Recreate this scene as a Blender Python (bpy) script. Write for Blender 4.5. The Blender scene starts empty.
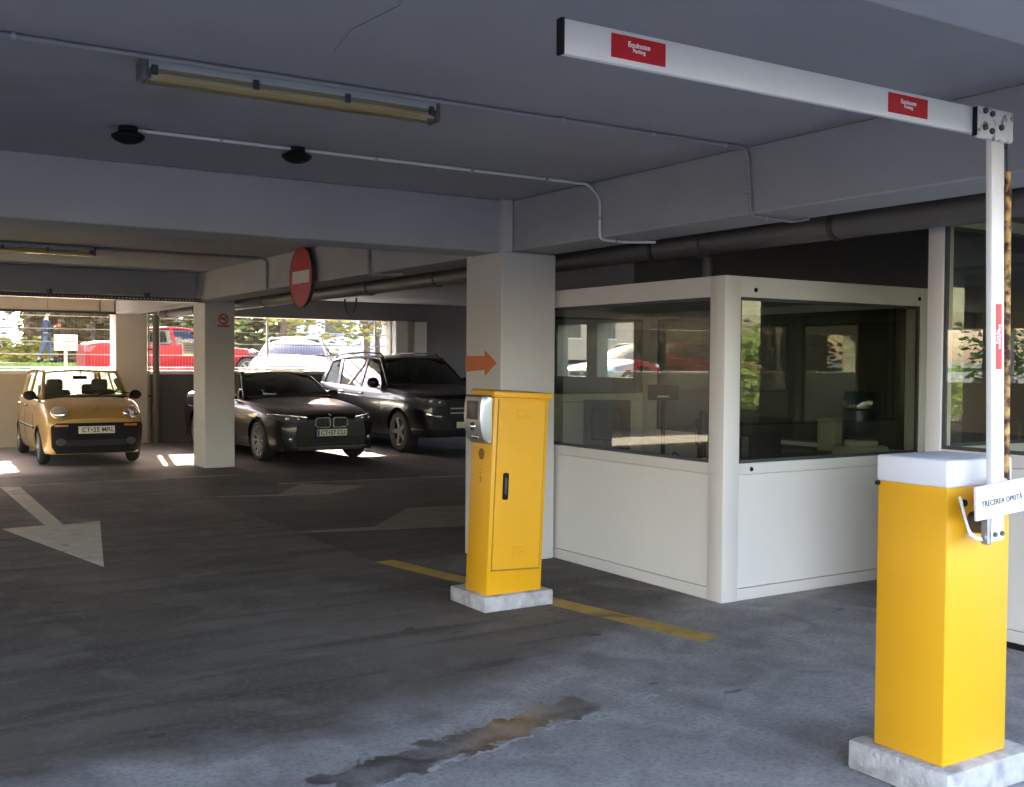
import bpy, bmesh, math, random
from mathutils import Vector, Matrix
random.seed(7)
PI = math.pi
SC = bpy.context.scene
COL = SC.collection
R = math.radians

# ------------------------------------------------------------------ materials
def new_mat(name):
    m = bpy.data.materials.new(name); m.use_nodes = True
    nt = m.node_tree
    for n in list(nt.nodes):
        nt.nodes.remove(n)
    out = nt.nodes.new('ShaderNodeOutputMaterial')
    return m, nt, out

def N(nt, t, **kw):
    n = nt.nodes.new(t)
    for k, v in kw.items():
        if k.startswith('i_'):
            key = k[2:]
            key = int(key) if key.isdigit() else key.replace('_', ' ')
            n.inputs[key].default_value = v
        else:
            setattr(n, k, v)
    return n

def c4(c):
    return (c[0], c[1], c[2], 1.0)

def mat(name, col, rough=0.6, metal=0.0, var=0.08, scale=6.0, bump=0.0, bscale=60.0, coat=0.0, spec=0.5, dirt=None, dscale=1.5):
    """principled surface with procedural mottling"""
    m, nt, out = new_mat(name)
    b = N(nt, 'ShaderNodeBsdfPrincipled')
    nt.links.new(b.outputs[0], out.inputs[0])
    tc = N(nt, 'ShaderNodeTexCoord')
    nz = N(nt, 'ShaderNodeTexNoise'); nz.inputs['Scale'].default_value = scale; nz.inputs['Detail'].default_value = 5
    nt.links.new(tc.outputs['Object'], nz.inputs['Vector'])
    cr = N(nt, 'ShaderNodeValToRGB')
    cr.color_ramp.elements[0].position = 0.3; cr.color_ramp.elements[1].position = 0.7
    cr.color_ramp.elements[0].color = c4([max(0, x * (1 - var)) for x in col])
    cr.color_ramp.elements[1].color = c4([min(1, x * (1 + var)) for x in col])
    nt.links.new(nz.outputs['Fac'], cr.inputs['Fac'])
    last = cr.outputs['Color']
    if dirt:
        n2 = N(nt, 'ShaderNodeTexNoise'); n2.inputs['Scale'].default_value = dscale; n2.inputs['Detail'].default_value = 8
        nt.links.new(tc.outputs['Object'], n2.inputs['Vector'])
        r2 = N(nt, 'ShaderNodeValToRGB')
        r2.color_ramp.elements[0].position = dirt[1]; r2.color_ramp.elements[1].position = dirt[2]
        nt.links.new(n2.outputs['Fac'], r2.inputs['Fac'])
        mx = N(nt, 'ShaderNodeMixRGB'); mx.inputs[2].default_value = c4(dirt[0])
        nt.links.new(r2.outputs['Color'], mx.inputs[0]); nt.links.new(last, mx.inputs[1])
        last = mx.outputs[0]
    nt.links.new(last, b.inputs['Base Color'])
    b.inputs['Roughness'].default_value = rough
    b.inputs['Metallic'].default_value = metal
    b.inputs['Coat Weight'].default_value = coat
    b.inputs['Coat Roughness'].default_value = 0.05
    b.inputs['Specular IOR Level'].default_value = spec
    if bump:
        nb = N(nt, 'ShaderNodeTexNoise'); nb.inputs['Scale'].default_value = bscale; nb.inputs['Detail'].default_value = 4
        nt.links.new(tc.outputs['Object'], nb.inputs['Vector'])
        bp = N(nt, 'ShaderNodeBump'); bp.inputs['Strength'].default_value = bump; bp.inputs['Distance'].default_value = 0.01
        nt.links.new(nb.outputs['Fac'], bp.inputs['Height']); nt.links.new(bp.outputs[0], b.inputs['Normal'])
    return m

def glass(name, tint=(0.7, 0.75, 0.72), ior=1.55, rough=0.0, dust=0.0):
    m, nt, out = new_mat(name)
    tr = N(nt, 'ShaderNodeBsdfTransparent'); tr.inputs[0].default_value = c4(tint)
    gl = N(nt, 'ShaderNodeBsdfGlossy'); gl.inputs['Roughness'].default_value = rough
    gl.inputs['Color'].default_value = (1, 1, 1, 1)
    fr = N(nt, 'ShaderNodeFresnel'); fr.inputs[0].default_value = ior
    ge = N(nt, 'ShaderNodeNewGeometry')
    inv = N(nt, 'ShaderNodeMath', operation='SUBTRACT'); inv.inputs[0].default_value = 1.0
    nt.links.new(ge.outputs['Backfacing'], inv.inputs[1])
    mul = N(nt, 'ShaderNodeMath', operation='MULTIPLY')
    nt.links.new(fr.outputs[0], mul.inputs[0]); nt.links.new(inv.outputs[0], mul.inputs[1])
    mx = N(nt, 'ShaderNodeMixShader')
    nt.links.new(mul.outputs[0], mx.inputs[0]); nt.links.new(tr.outputs[0], mx.inputs[1]); nt.links.new(gl.outputs[0], mx.inputs[2])
    last = mx
    if dust:
        tl = N(nt, 'ShaderNodeBsdfTranslucent'); tl.inputs[0].default_value = (0.8, 0.78, 0.72, 1)
        nz = N(nt, 'ShaderNodeTexNoise'); nz.inputs['Scale'].default_value = 5
        mr = N(nt, 'ShaderNodeMapRange'); mr.inputs['To Min'].default_value = dust * 0.6; mr.inputs['To Max'].default_value = dust * 1.4
        nt.links.new(nz.outputs['Fac'], mr.inputs['Value'])
        last = N(nt, 'ShaderNodeMixShader')
        nt.links.new(mr.outputs[0], last.inputs[0]); nt.links.new(mx.outputs[0], last.inputs[1]); nt.links.new(tl.outputs[0], last.inputs[2])
    nt.links.new(last.outputs[0], out.inputs[0])
    return m

M = {}
M['ceiling'] = mat('painted_ceiling', (0.40, 0.395, 0.41), 0.85, var=0.05, scale=1.2, bump=0.15, bscale=25, dirt=((0.27, 0.26, 0.25), 0.60, 0.85), dscale=0.8)
M['beam'] = mat('painted_beam', (0.43, 0.425, 0.43), 0.8, var=0.05, scale=1.5, bump=0.12, bscale=30, dirt=((0.31, 0.30, 0.28), 0.60, 0.85), dscale=1.1)
M['column'] = mat('painted_column', (0.62, 0.60, 0.56), 0.7, var=0.04, scale=2.0, bump=0.1, bscale=30, dirt=((0.45, 0.42, 0.36), 0.62, 0.9), dscale=1.6)
M['wall'] = mat('painted_wall', (0.52, 0.47, 0.38), 0.8, var=0.06, scale=1.5, bump=0.12, bscale=30)
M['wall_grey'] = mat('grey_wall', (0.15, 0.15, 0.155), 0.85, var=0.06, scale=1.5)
M['white_sill'] = mat('white_sill', (0.75, 0.74, 0.72), 0.7, var=0.05)
M['white_frame'] = mat('white_aluminium', (0.75, 0.71, 0.64), 0.42, var=0.015, scale=3)
M['white_panel'] = mat('white_panel', (0.80, 0.77, 0.69), 0.4, var=0.015, scale=2)
M['seam'] = mat('seam_grey', (0.30, 0.29, 0.27), 0.7)
M['black'] = mat('black_plastic', (0.008, 0.008, 0.009), 0.6, spec=0.25, var=0.15)
M['rubber'] = mat('rubber', (0.022, 0.022, 0.022), 0.75, var=0.2, scale=20)
M['dark_grey'] = mat('dark_grey_plastic', (0.06, 0.06, 0.065), 0.5, var=0.1)
M['grey_fabric'] = mat('grey_seat_fabric', (0.09, 0.085, 0.075), 0.95, var=0.2, scale=40)
M['yellow'] = mat('yellow_powder_coat', (0.80, 0.40, 0.009), 0.38, var=0.03, scale=2.5, bump=0.04, bscale=120)
M['yellow_dark'] = mat('yellow_groove', (0.30, 0.18, 0.01), 0.6)
M['concrete'] = mat('bare_concrete', (0.47, 0.455, 0.43), 0.92, var=0.18, scale=14, bump=0.8, bscale=45, dirt=((0.22, 0.21, 0.19), 0.50, 0.76), dscale=9)
M['cap_white'] = mat('white_cap', (0.78, 0.77, 0.78), 0.55, var=0.02, bump=0.08, bscale=200)
M['boom_white'] = mat('boom_white', (0.82, 0.80, 0.77), 0.35, var=0.02, scale=3)
M['steel'] = mat('brushed_steel', (0.55, 0.55, 0.55), 0.32, metal=0.9, var=0.06, scale=12)
M['alu'] = mat('silver_plastic', (0.50, 0.50, 0.48), 0.28, metal=0.65, var=0.05)
M['chrome'] = mat('chrome', (0.75, 0.75, 0.75), 0.12, metal=1.0, var=0.02)
M['dark_chrome'] = mat('dark_chrome', (0.22, 0.22, 0.22), 0.35, metal=0.9, var=0.03)
M['plate_white'] = mat('chipped_white_plate', (0.72, 0.70, 0.65), 0.5, var=0.05, dirt=((0.20, 0.10, 0.04), 0.54, 0.66), dscale=24)
M['rust'] = mat('rusty_steel', (0.55, 0.33, 0.12), 0.85, var=0.3, scale=30, bump=0.5, bscale=80, dirt=((0.07, 0.028, 0.012), 0.42, 0.58), dscale=26)
M['red_sticker'] = mat('red_sticker', (0.55, 0.012, 0.03), 0.4, var=0.03)
M['white_ink'] = mat('white_ink', (0.85, 0.83, 0.82), 0.5, var=0.01)
M['black_ink'] = mat('black_ink', (0.03, 0.03, 0.035), 0.6, var=0.01)
M['sign_red'] = mat('sign_red', (0.60, 0.015, 0.02), 0.4, var=0.05, dirt=((0.42, 0.05, 0.03), 0.55, 0.7), dscale=4)
M['sign_white'] = mat('sign_white', (0.72, 0.68, 0.58), 0.45, var=0.04)
M['orange'] = mat('orange_paint', (0.62, 0.16, 0.05), 0.6, var=0.06)
M['pipe'] = mat('grey_pipe', (0.135, 0.125, 0.115), 0.45, var=0.1, scale=3)
M['pipe_dark'] = mat('dark_pipe', (0.05, 0.05, 0.05), 0.5, var=0.1)
M['conduit'] = mat('grey_conduit', (0.33, 0.32, 0.31), 0.5, var=0.04)
M['lamp_body'] = mat('lamp_housing', (0.42, 0.43, 0.41), 0.5, var=0.05)
M['tube'] = mat('old_fluorescent_tube', (0.78, 0.66, 0.40), 0.35, var=0.02)
M['brown'] = mat('brown_emblem', (0.22, 0.09, 0.02), 0.6)
M['paint_line'] = mat('worn_white_line', (0.68, 0.63, 0.51), 0.92, spec=0.2, var=0.10, scale=6, dirt=((0.20, 0.18, 0.14), 0.58, 0.74), dscale=4)
M['paint_faint'] = mat('worn_faded_line', (0.24, 0.225, 0.19), 0.9, spec=0.2, var=0.12, scale=6, dirt=((0.10, 0.09, 0.075), 0.55, 0.75), dscale=3)
M['paint_yellow'] = mat('worn_yellow_line', (0.46, 0.29, 0.055), 0.75, var=0.15, scale=6, dirt=((0.13, 0.11, 0.06), 0.55, 0.70), dscale=4)
M['wire'] = mat('white_coated_wire', (0.85, 0.85, 0.85), 0.45, metal=0.0, var=0.04)
M['asphalt'] = mat('asphalt', (0.16, 0.16, 0.165), 0.9, var=0.15, scale=2, bump=0.4, bscale=80)
M['pavement'] = mat('pale_pavement', (0.40, 0.39, 0.37), 0.9, var=0.08)
M['grass'] = mat('grass', (0.13, 0.22, 0.04), 0.9, var=0.35, scale=8)
M['leaf_a'] = mat('leaf_green', (0.11, 0.17, 0.035), 0.6, var=0.5, scale=1.5)
M['leaf_b'] = mat('leaf_yellow', (0.26, 0.25, 0.05), 0.6, var=0.4, scale=1.5)
M['leaf_c'] = mat('leaf_brown', (0.14, 0.105, 0.05), 0.7, var=0.5, scale=2.5)
M['bark'] = mat('bark', (0.10, 0.075, 0.055), 0.9, var=0.3, scale=10, bump=0.5, bscale=30)
M['render_white'] = mat('white_render', (0.72, 0.70, 0.66), 0.85, var=0.04)
M['render_pink'] = mat('pink_render', (0.50, 0.36, 0.30), 0.85, var=0.05)
M['building'] = mat('facade_render', (0.40, 0.40, 0.40), 0.85, var=0.05)
M['skin'] = mat('skin', (0.50, 0.30, 0.21), 0.6)
M['navy'] = mat('navy_jacket', (0.035, 0.045, 0.085), 0.85, var=0.2)
M['jeans'] = mat('blue_trousers', (0.06, 0.08, 0.13), 0.85, var=0.2)
M['hair'] = mat('dark_hair', (0.03, 0.022, 0.016), 0.7)
M['paper'] = mat('paper', (0.70, 0.69, 0.65), 0.8)
M['desk'] = mat('desk_top', (0.05, 0.045, 0.04), 0.5, var=0.2)
M['beige'] = mat('beige_plastic', (0.46, 0.43, 0.32), 0.5, var=0.03)
M['booth_floor'] = mat('booth_floor', (0.10, 0.09, 0.08), 0.7)
M['booth_wall'] = mat('booth_inner_panel', (0.42, 0.39, 0.31), 0.7)
M['screen'] = mat('dark_screen', (0.03, 0.035, 0.035), 0.15)
M['glass_booth'] = glass('tinted_booth_glass', (0.82, 0.84, 0.78), 2.0)
M['glass_car'] = glass('car_glass', (0.72, 0.78, 0.74), 1.55)
M['glass_dusty'] = glass('dusty_rear_glass', (0.75, 0.78, 0.74), 1.5, dust=0.35)
M['wire_thin'] = mat('thin_wire', (0.30, 0.30, 0.30), 0.5, metal=0.3)
M['glass_dark'] = glass('dark_car_glass', (0.36, 0.40, 0.39), 1.55)
M['glass_lens'] = glass('headlight_lens', (0.9, 0.9, 0.88), 1.6)
M['glass_bottle'] = glass('water_bottle_blue', (0.52, 0.66, 0.70), 1.75, 0.05)
M['glass_diffuser'] = glass('lamp_diffuser', (0.93, 0.90, 0.80), 1.5, dust=0.25)
def car_paint(name, col, metal=0.35, rough=0.32, coat=1.0, spec=0.5):
    return mat(name, col, rough, metal=metal, var=0.02, scale=1.0, coat=coat, spec=spec)
M['gold_paint'] = car_paint('gold_car_paint', (0.50, 0.30, 0.08), 0.45, 0.36)
M['grey_paint'] = car_paint('dark_grey_car_paint', (0.014, 0.013, 0.012), 0.25, 0.38, 0.35, 0.35)
M['black_paint'] = car_paint('black_car_paint', (0.005, 0.0055, 0.008), 0.0, 0.3, 0.5, 0.35)
M['silver_paint'] = car_paint('silver_car_paint', (0.085, 0.092, 0.10), 0.2, 0.35)
M['red_paint'] = car_paint('red_car_paint', (0.17, 0.002, 0.006), 0.0, 0.55, 0.08, 0.2)
M['white_paint'] = car_paint('white_car_paint', (0.18, 0.19, 0.20), 0.0, 0.35)
M['amber'] = mat('amber_lens', (0.55, 0.20, 0.03), 0.25)
M['red_lens'] = mat('red_lens', (0.45, 0.02, 0.02), 0.2)
M['reflector'] = mat('lamp_reflector', (0.80, 0.80, 0.76), 0.18, metal=0.85, var=0.05)
M['number_plate'] = mat('number_plate', (0.74, 0.70, 0.60), 0.4, var=0.01)
M['plate_blue'] = mat('plate_blue', (0.03, 0.09, 0.40), 0.4, var=0.01)
M['tile'] = mat('lintel_panel', (0.60, 0.55, 0.45), 0.8, var=0.06)

def floor_material():
    m, nt, out = new_mat('worn_concrete_floor')
    b = N(nt, 'ShaderNodeBsdfPrincipled'); nt.links.new(b.outputs[0], out.inputs[0])
    tc = N(nt, 'ShaderNodeTexCoord'); P = tc.outputs['Object']
    L = nt.links.new
    def noise(scale, detail=6, dist=0.0, vec=P):
        n = N(nt, 'ShaderNodeTexNoise'); n.inputs['Scale'].default_value = scale; n.inputs['Detail'].default_value = detail
        n.inputs['Distortion'].default_value = dist; L(vec, n.inputs['Vector']); return n.outputs['Fac']
    def ramp(f, a, c, p0=0.35, p1=0.65):
        r = N(nt, 'ShaderNodeValToRGB'); e = r.color_ramp.elements
        e[0].position = p0; e[1].position = p1; e[0].color = c4(a); e[1].color = c4(c); L(f, r.inputs['Fac']); return r.outputs['Color']
    def mix(f, a, c, blend='MIX'):
        x = N(nt, 'ShaderNodeMixRGB', blend_type=blend)
        if isinstance(f, float): x.inputs[0].default_value = f
        else: L(f, x.inputs[0])
        for i, v in ((1, a), (2, c)):
            if isinstance(v, tuple): x.inputs[i].default_value = c4(v)
            else: L(v, x.inputs[i])
        return x.outputs[0]
    def math_(op, a, c=None, clamp=False):
        x = N(nt, 'ShaderNodeMath', operation=op); x.use_clamp = clamp
        for i, v in ((0, a), (1, c)):
            if v is None: continue
            if isinstance(v, (int, float)): x.inputs[i].default_value = v
            else: L(v, x.inputs[i])
        return x.outputs[0]
    base = ramp(noise(0.55, 7, 0.6), (0.100, 0.086, 0.070), (0.158, 0.140, 0.116))
    base = mix(ramp(noise(2.3, 8, 1.0), (0, 0, 0), (0.7, 0.7, 0.7), 0.50, 0.70), base, (0.205, 0.185, 0.16))
    # scuffed streaks running across the lane
    mp = N(nt, 'ShaderNodeMapping'); mp.inputs['Rotation'].default_value = (0, 0, R(-24)); mp.inputs['Scale'].default_value = (0.5, 3.2, 1)
    L(P, mp.inputs['Vector'])
    base = mix(ramp(noise(1.6, 6, 0.4, mp.outputs[0]), (0, 0, 0), (0.75, 0.75, 0.75), 0.48, 0.66), base, (0.072, 0.065, 0.055))
    sep = N(nt, 'ShaderNodeSeparateXYZ'); L(P, sep.inputs[0])
    # darker, later slab beyond the seam (right of the lane)
    xm = math_('GREATER_THAN', sep.outputs[0], 3.676)
    ym = math_('GREATER_THAN', sep.outputs[1], 7.75)
    slab = math_('MULTIPLY', math_('MULTIPLY', xm, ym), 0.55)
    base = mix(slab, base, (0.055, 0.051, 0.046))
    # old tyre-black lane area deeper in
    dk = math_('MULTIPLY', math_('GREATER_THAN', sep.outputs[1], 10.6), 0.25)
    base = mix(dk, base, (0.07, 0.063, 0.053))
    # paler dusty slab at the entrance, ragged joint across the lane
    edge = math_('ADD', sep.outputs[1], math_('MULTIPLY', math_('SUBTRACT', noise(1.8, 8, 0.5), 0.5), 0.9))
    edge = math_('SUBTRACT', edge, math_('MULTIPLY', math_('MAXIMUM', math_('SUBTRACT', sep.outputs[0], 2.3), 0.0), 0.45))
    fr = ramp(edge, (1, 1, 1), (0, 0, 0), 0.0, 1.0)
    sm = N(nt, 'ShaderNodeMapRange'); sm.inputs['From Min'].default_value = 4.15; sm.inputs['From Max'].default_value = 4.55; sm.inputs['To Min'].default_value = 1.0; sm.inputs['To Max'].default_value = 0.0
    L(edge, sm.inputs['Value'])
    pale = ramp(noise(3.0, 9, 0.8), (0.25, 0.24, 0.23), (0.42, 0.405, 0.39), 0.33, 0.66)
    pale = mix(ramp(noise(40, 5, 0.3), (0, 0, 0), (0.6, 0.6, 0.6), 0.45, 0.75), pale, (0.13, 0.125, 0.12))
    base = mix(ramp(noise(30, 6, 0.3), (0, 0, 0), (0.45, 0.45, 0.45), 0.48, 0.75), base, (0.21, 0.195, 0.17))
    base = mix(math_('MULTIPLY', sm.outputs[0], 0.85), base, pale)
    # paler parking bays at the back, colour lightened to bounce more sun
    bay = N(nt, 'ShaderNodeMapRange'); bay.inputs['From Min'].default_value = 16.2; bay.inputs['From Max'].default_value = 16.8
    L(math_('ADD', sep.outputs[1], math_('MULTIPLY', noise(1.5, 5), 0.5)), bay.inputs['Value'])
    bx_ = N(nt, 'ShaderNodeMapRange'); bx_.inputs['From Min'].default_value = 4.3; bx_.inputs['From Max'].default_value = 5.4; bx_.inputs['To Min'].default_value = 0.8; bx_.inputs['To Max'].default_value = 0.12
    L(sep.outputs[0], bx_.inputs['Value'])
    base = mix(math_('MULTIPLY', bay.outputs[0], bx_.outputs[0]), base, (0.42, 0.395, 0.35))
    # damp oily streak near the front (a band with ragged edge)
    mp2 = N(nt, 'ShaderNodeMapping', vector_type='TEXTURE'); mp2.inputs['Location'].default_value = (2.28, 3.90, 0); mp2.inputs['Rotation'].default_value = (0, 0, R(12))
    L(P, mp2.inputs['Vector']); s2 = N(nt, 'ShaderNodeSeparateXYZ'); L(mp2.outputs[0], s2.inputs[0])
    wob = math_('MULTIPLY', math_('SUBTRACT', noise(7.0, 9, 1.2), 0.5), 0.34)
    du = math_('ABSOLUTE', s2.outputs[0]); dv = math_('ABSOLUTE', math_('ADD', s2.outputs[1], wob))
    band = math_('MULTIPLY', math_('LESS_THAN', dv, 0.11), math_('LESS_THAN', math_('ADD', du, wob), 0.72))
    base = mix(math_('MULTIPLY', band, ramp(noise(6, 6, 0.5), (0.35, 0.35, 0.35), (0.95, 0.95, 0.95))), base, (0.055, 0.045, 0.036))
    salt = math_('LESS_THAN', math_('ABSOLUTE', math_('ADD', math_('ADD', s2.outputs[1], 0.13), math_('MULTIPLY', wob, 0.45))), 0.011)
    salt = math_('MULTIPLY', salt, math_('MULTIPLY', math_('LESS_THAN', du, 1.2), math_('GREATER_THAN', noise(4, 5), 0.5)))
    base = mix(math_('MULTIPLY', salt, 0.7), base, (0.42, 0.42, 0.42))
    # small dark blotches
    vo = N(nt, 'ShaderNodeTexVoronoi'); vo.inputs['Scale'].default_value = 2.2
    mp3 = N(nt, 'ShaderNodeMapping'); mp3.inputs['Scale'].default_value = (0.8, 1.9, 1); mp3.inputs['Rotation'].default_value = (0, 0, R(-30)); L(P, mp3.inputs['Vector'])
    L(mp3.outputs[0], vo.inputs['Vector'])
    spot = math_('LESS_THAN', math_('ADD', vo.outputs['Distance'], math_('MULTIPLY', noise(9, 6, 0.6), 0.34)), 0.235)
    base = mix(math_('MULTIPLY', spot, 0.6), base, (0.05, 0.045, 0.038))
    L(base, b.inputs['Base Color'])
    rg = ramp(noise(0.9, 6, 0.5), (0.72, 0.72, 0.72), (0.95, 0.95, 0.95))
    rg = mix(math_('MULTIPLY', band, 1.0), rg, (0.30, 0.30, 0.30))
    L(rg, b.inputs['Roughness'])
    b.inputs['Specular IOR Level'].default_value = 0.28
    bp = N(nt, 'ShaderNodeBump'); bp.inputs['Strength'].default_value = 0.10; bp.inputs['Distance'].default_value = 0.01
    L(noise(38, 6), bp.inputs['Height']); L(bp.outputs[0], b.inputs['Normal'])
    return m
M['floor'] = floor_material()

# ------------------------------------------------------------------ mesh helpers
class MB:
    def __init__(self):
        self.bm = bmesh.new()
    def box(self, x0, x1, y0, y1, z0, z1, bev=0.0, seg=2, rot=None):
        mt = Matrix.Translation(((x0 + x1) / 2, (y0 + y1) / 2, (z0 + z1) / 2))
        if rot is not None: mt = mt @ rot
        mt = mt @ Matrix.Diagonal((abs(x1 - x0), abs(y1 - y0), abs(z1 - z0), 1))
        g = bmesh.ops.create_cube(self.bm, size=1, matrix=mt)
        if bev:
            es = list({e for v in g['verts'] for e in v.link_edges})
            bmesh.ops.bevel(self.bm, geom=es, offset=bev, segments=seg, affect='EDGES', profile=0.5)
        return self
    def cyl(self, p0, p1, r0, r1=None, n=20, caps=True):
        p0, p1 = Vector(p0), Vector(p1); d = p1 - p0
        q = d.to_track_quat('Z', 'Y').to_matrix().to_4x4()
        mt = Matrix.Translation((p0 + p1) / 2) @ q
        bmesh.ops.create_cone(self.bm, cap_ends=caps, segments=n, radius1=r0, radius2=r0 if r1 is None else r1, depth=d.length, matrix=mt)
        return self
    def tube(self, pts, r, n=10, closed=False):
        pts = [Vector(p) for p in pts]; rings = []
        k = len(pts); ref = None
        for i, p in enumerate(pts):
            if closed: t = (pts[(i + 1) % k] - pts[i - 1])
            else: t = (pts[min(i + 1, k - 1)] - pts[max(i - 1, 0)])
            t.normalize()
            if ref is None:
                ref = t.orthogonal().normalized()
            ref = (ref - t * ref.dot(t)).normalized()
            bi = t.cross(ref)
            rr = r[i] if isinstance(r, (list, tuple)) else r
            rings.append([self.bm.verts.new(p + (ref * math.cos(2 * PI * a / n) + bi * math.sin(2 * PI * a / n)) * rr) for a in range(n)])
        m = k if closed else k - 1
        for i in range(m):
            A, B = rings[i], rings[(i + 1) % k]
            for a in range(n):
                self.bm.faces.new((A[a], A[(a + 1) % n], B[(a + 1) % n], B[a]))
        if not closed:
            self.bm.faces.new(rings[0][::-1]); self.bm.faces.new(rings[-1])
        return self
    def lathe(self, prof, origin=(0, 0, 0), axis='Z', n=28, cap=True):
        """prof: list of (radius, height)"""
        o = Vector(origin); rings = []
        def pt(r, h, a):
            c, s = r * math.cos(a), r * math.sin(a)
            return o + (Vector((c, s, h)) if axis == 'Z' else Vector((h, c, s)) if axis == 'X' else Vector((s, h, c)))
        for r, h in prof:
            rings.append([self.bm.verts.new(pt(max(r, 1e-4), h, 2 * PI * a / n)) for a in range(n)])
        for i in range(len(rings) - 1):
            for a in range(n):
                self.bm.faces.new((rings[i][a], rings[i][(a + 1) % n], rings[i + 1][(a + 1) % n], rings[i + 1][a]))
        if cap:
            self.bm.faces.new(rings[0][::-1]); self.bm.faces.new(rings[-1])
        return self
    def sphere(self, c, r, scale=(1, 1, 1), rot=None, u=20, v=14):
        mt = Matrix.Translation(c)
        if rot is not None: mt = mt @ rot
        mt = mt @ Matrix.Diagonal((scale[0], scale[1], scale[2], 1))
        bmesh.ops.create_uvsphere(self.bm, u_segments=u, v_segments=v, radius=r, matrix=mt)
        return self
    def prism(self, pts, vec):
        """polygon of 3-D points extruded along vec"""
        vec = Vector(vec)
        a = [self.bm.verts.new(Vector(p)) for p in pts]; b = [self.bm.verts.new(Vector(p) + vec) for p in pts]
        n = len(a)
        self.bm.faces.new(a[::-1]); self.bm.faces.new(b)
        for i in range(n):
            self.bm.faces.new((a[i], a[(i + 1) % n], b[(i + 1) % n], b[i]))
        return self
    def grid(self, rows, close=False):
        vs = [[self.bm.verts.new(Vector(p)) for p in r] for r in rows]
        for i in range(len(vs) - 1):
            for j in range(len(vs[0]) - 1):
                self.bm.faces.new((vs[i][j], vs[i][j + 1], vs[i + 1][j + 1], vs[i + 1][j]))
        return vs
    def slab_grid(self, rows, th):
        """grid with thickness th (a vector, or a scalar along the normals)"""
        rows = [[Vector(p) for p in r] for r in rows]
        a = self.grid(rows)
        if isinstance(th, (int, float)):
            nr, nc = len(rows), len(rows[0]); off = []
            for i in range(nr):
                o = []
                for j in range(nc):
                    du = rows[i][min(j + 1, nc - 1)] - rows[i][max(j - 1, 0)]
                    dv = rows[min(i + 1, nr - 1)][j] - rows[max(i - 1, 0)][j]
                    nn = du.cross(dv)
                    nn = nn.normalized() if nn.length > 1e-9 else Vector((0, 0, 1))
                    o.append(rows[i][j] - nn * th)
                off.append(o)
        else:
            off = [[p + Vector(th) for p in r] for r in rows]
        b = [[self.bm.verts.new(p) for p in r] for r in off]
        nr, nc = len(a), len(a[0]); f = self.bm.faces.new
        for i in range(nr - 1):
            for j in range(nc - 1):
                f((b[i][j], b[i + 1][j], b[i + 1][j + 1], b[i][j + 1]))
        for i in range(nr - 1):
            f((a[i][0], a[i + 1][0], b[i + 1][0], b[i][0])); f((a[i + 1][-1], a[i][-1], b[i][-1], b[i + 1][-1]))
        for j in range(nc - 1):
            f((a[0][j + 1], a[0][j], b[0][j], b[0][j + 1])); f((a[-1][j], a[-1][j + 1], b[-1][j + 1], b[-1][j]))
        return self
    def build(self, name, material, parent=None, org=None, smooth=True, ang=32):
        bm = self.bm
        if org is not None:
            bmesh.ops.translate(bm, verts=bm.verts, vec=-Vector(org))
        bmesh.ops.recalc_face_normals(bm, faces=bm.faces)
        me = bpy.data.meshes.new(name); bm.to_mesh(me); bm.free()
        if smooth:
            me.shade_smooth(); me.set_sharp_from_angle(angle=R(ang))
        me.materials.append(material)
        o = bpy.data.objects.new(name, me); COL.objects.link(o)
        if parent is not None: o.parent = parent
        return o

def tag(o, label=None, cat=None, group=None, kind=None):
    if label: o['label'] = label
    if cat: o['category'] = cat
    if group: o['group'] = group
    if kind: o['kind'] = kind
    return o
def thing(name, label, cat, loc=(0, 0, 0), group=None):
    o = bpy.data.objects.new(name, None); COL.objects.link(o); o.location = loc
    o.empty_display_size = 0.1
    return tag(o, label, cat, group)
def solo(mb, name, material, label, cat, loc, group=None, kind=None, smooth=True):
    o = mb.build(name, material, None, loc, smooth); o.location = loc
    return tag(o, label, cat, group, kind)
def struct(mb, name, material, label=None, cat=None, parent=None, smooth=False):
    o = mb.build(name, material, parent, None, smooth); 
    if parent is None: o['kind'] = 'structure'
    return tag(o, label, cat)

def text(name, s, size, mtx, material, parent=None, org=None, ext=0.0006, space=1.0, bold=0.0, sx=1.0):
    cu = bpy.data.curves.new(name, 'FONT'); cu.body = s; cu.size = size; cu.align_x = 'CENTER'; cu.align_y = 'CENTER'
    cu.extrude = ext; cu.space_character = space; cu.offset = bold
    t = bpy.data.objects.new(name + '_c', cu); COL.objects.link(t)
    dg = bpy.context.evaluated_depsgraph_get()
    me = bpy.data.meshes.new_from_object(t.evaluated_get(dg)); me.name = name
    bpy.data.objects.remove(t); bpy.data.curves.remove(cu)
    mm = mtx @ Matrix.Diagonal((sx, 1, 1, 1))
    if org is not None: mm = Matrix.Translation(-Vector(org)) @ mm
    me.transform(mm)
    me.materials.clear(); me.materials.append(material)
    o = bpy.data.objects.new(name, me); COL.objects.link(o)
    if parent is not None: o.parent = parent
    return o
def frame_m(loc, right, up):
    r, u = Vector(right).normalized(), Vector(up).normalized(); n = r.cross(u)
    m = Matrix.Identity(4)
    for i in range(3):
        m[i][0], m[i][1], m[i][2], m[i][3] = r[i], u[i], n[i], loc[i]
    return m

def bend(pts, r=0.05, n=5):
    """round the corners of a polyline"""
    pts = [Vector(p) for p in pts]; out = [pts[0]]
    for i in range(1, len(pts) - 1):
        a, b, c = pts[i - 1], pts[i], pts[i + 1]
        d0, d1 = (a - b).normalized(), (c - b).normalized()
        s, e = b + d0 * r, b + d1 * r
        for k in range(n + 1):
            t = k / n
            out.append(s * (1 - t) ** 2 + b * 2 * t * (1 - t) + e * t * t)
    out.append(pts[-1]); return out

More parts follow.
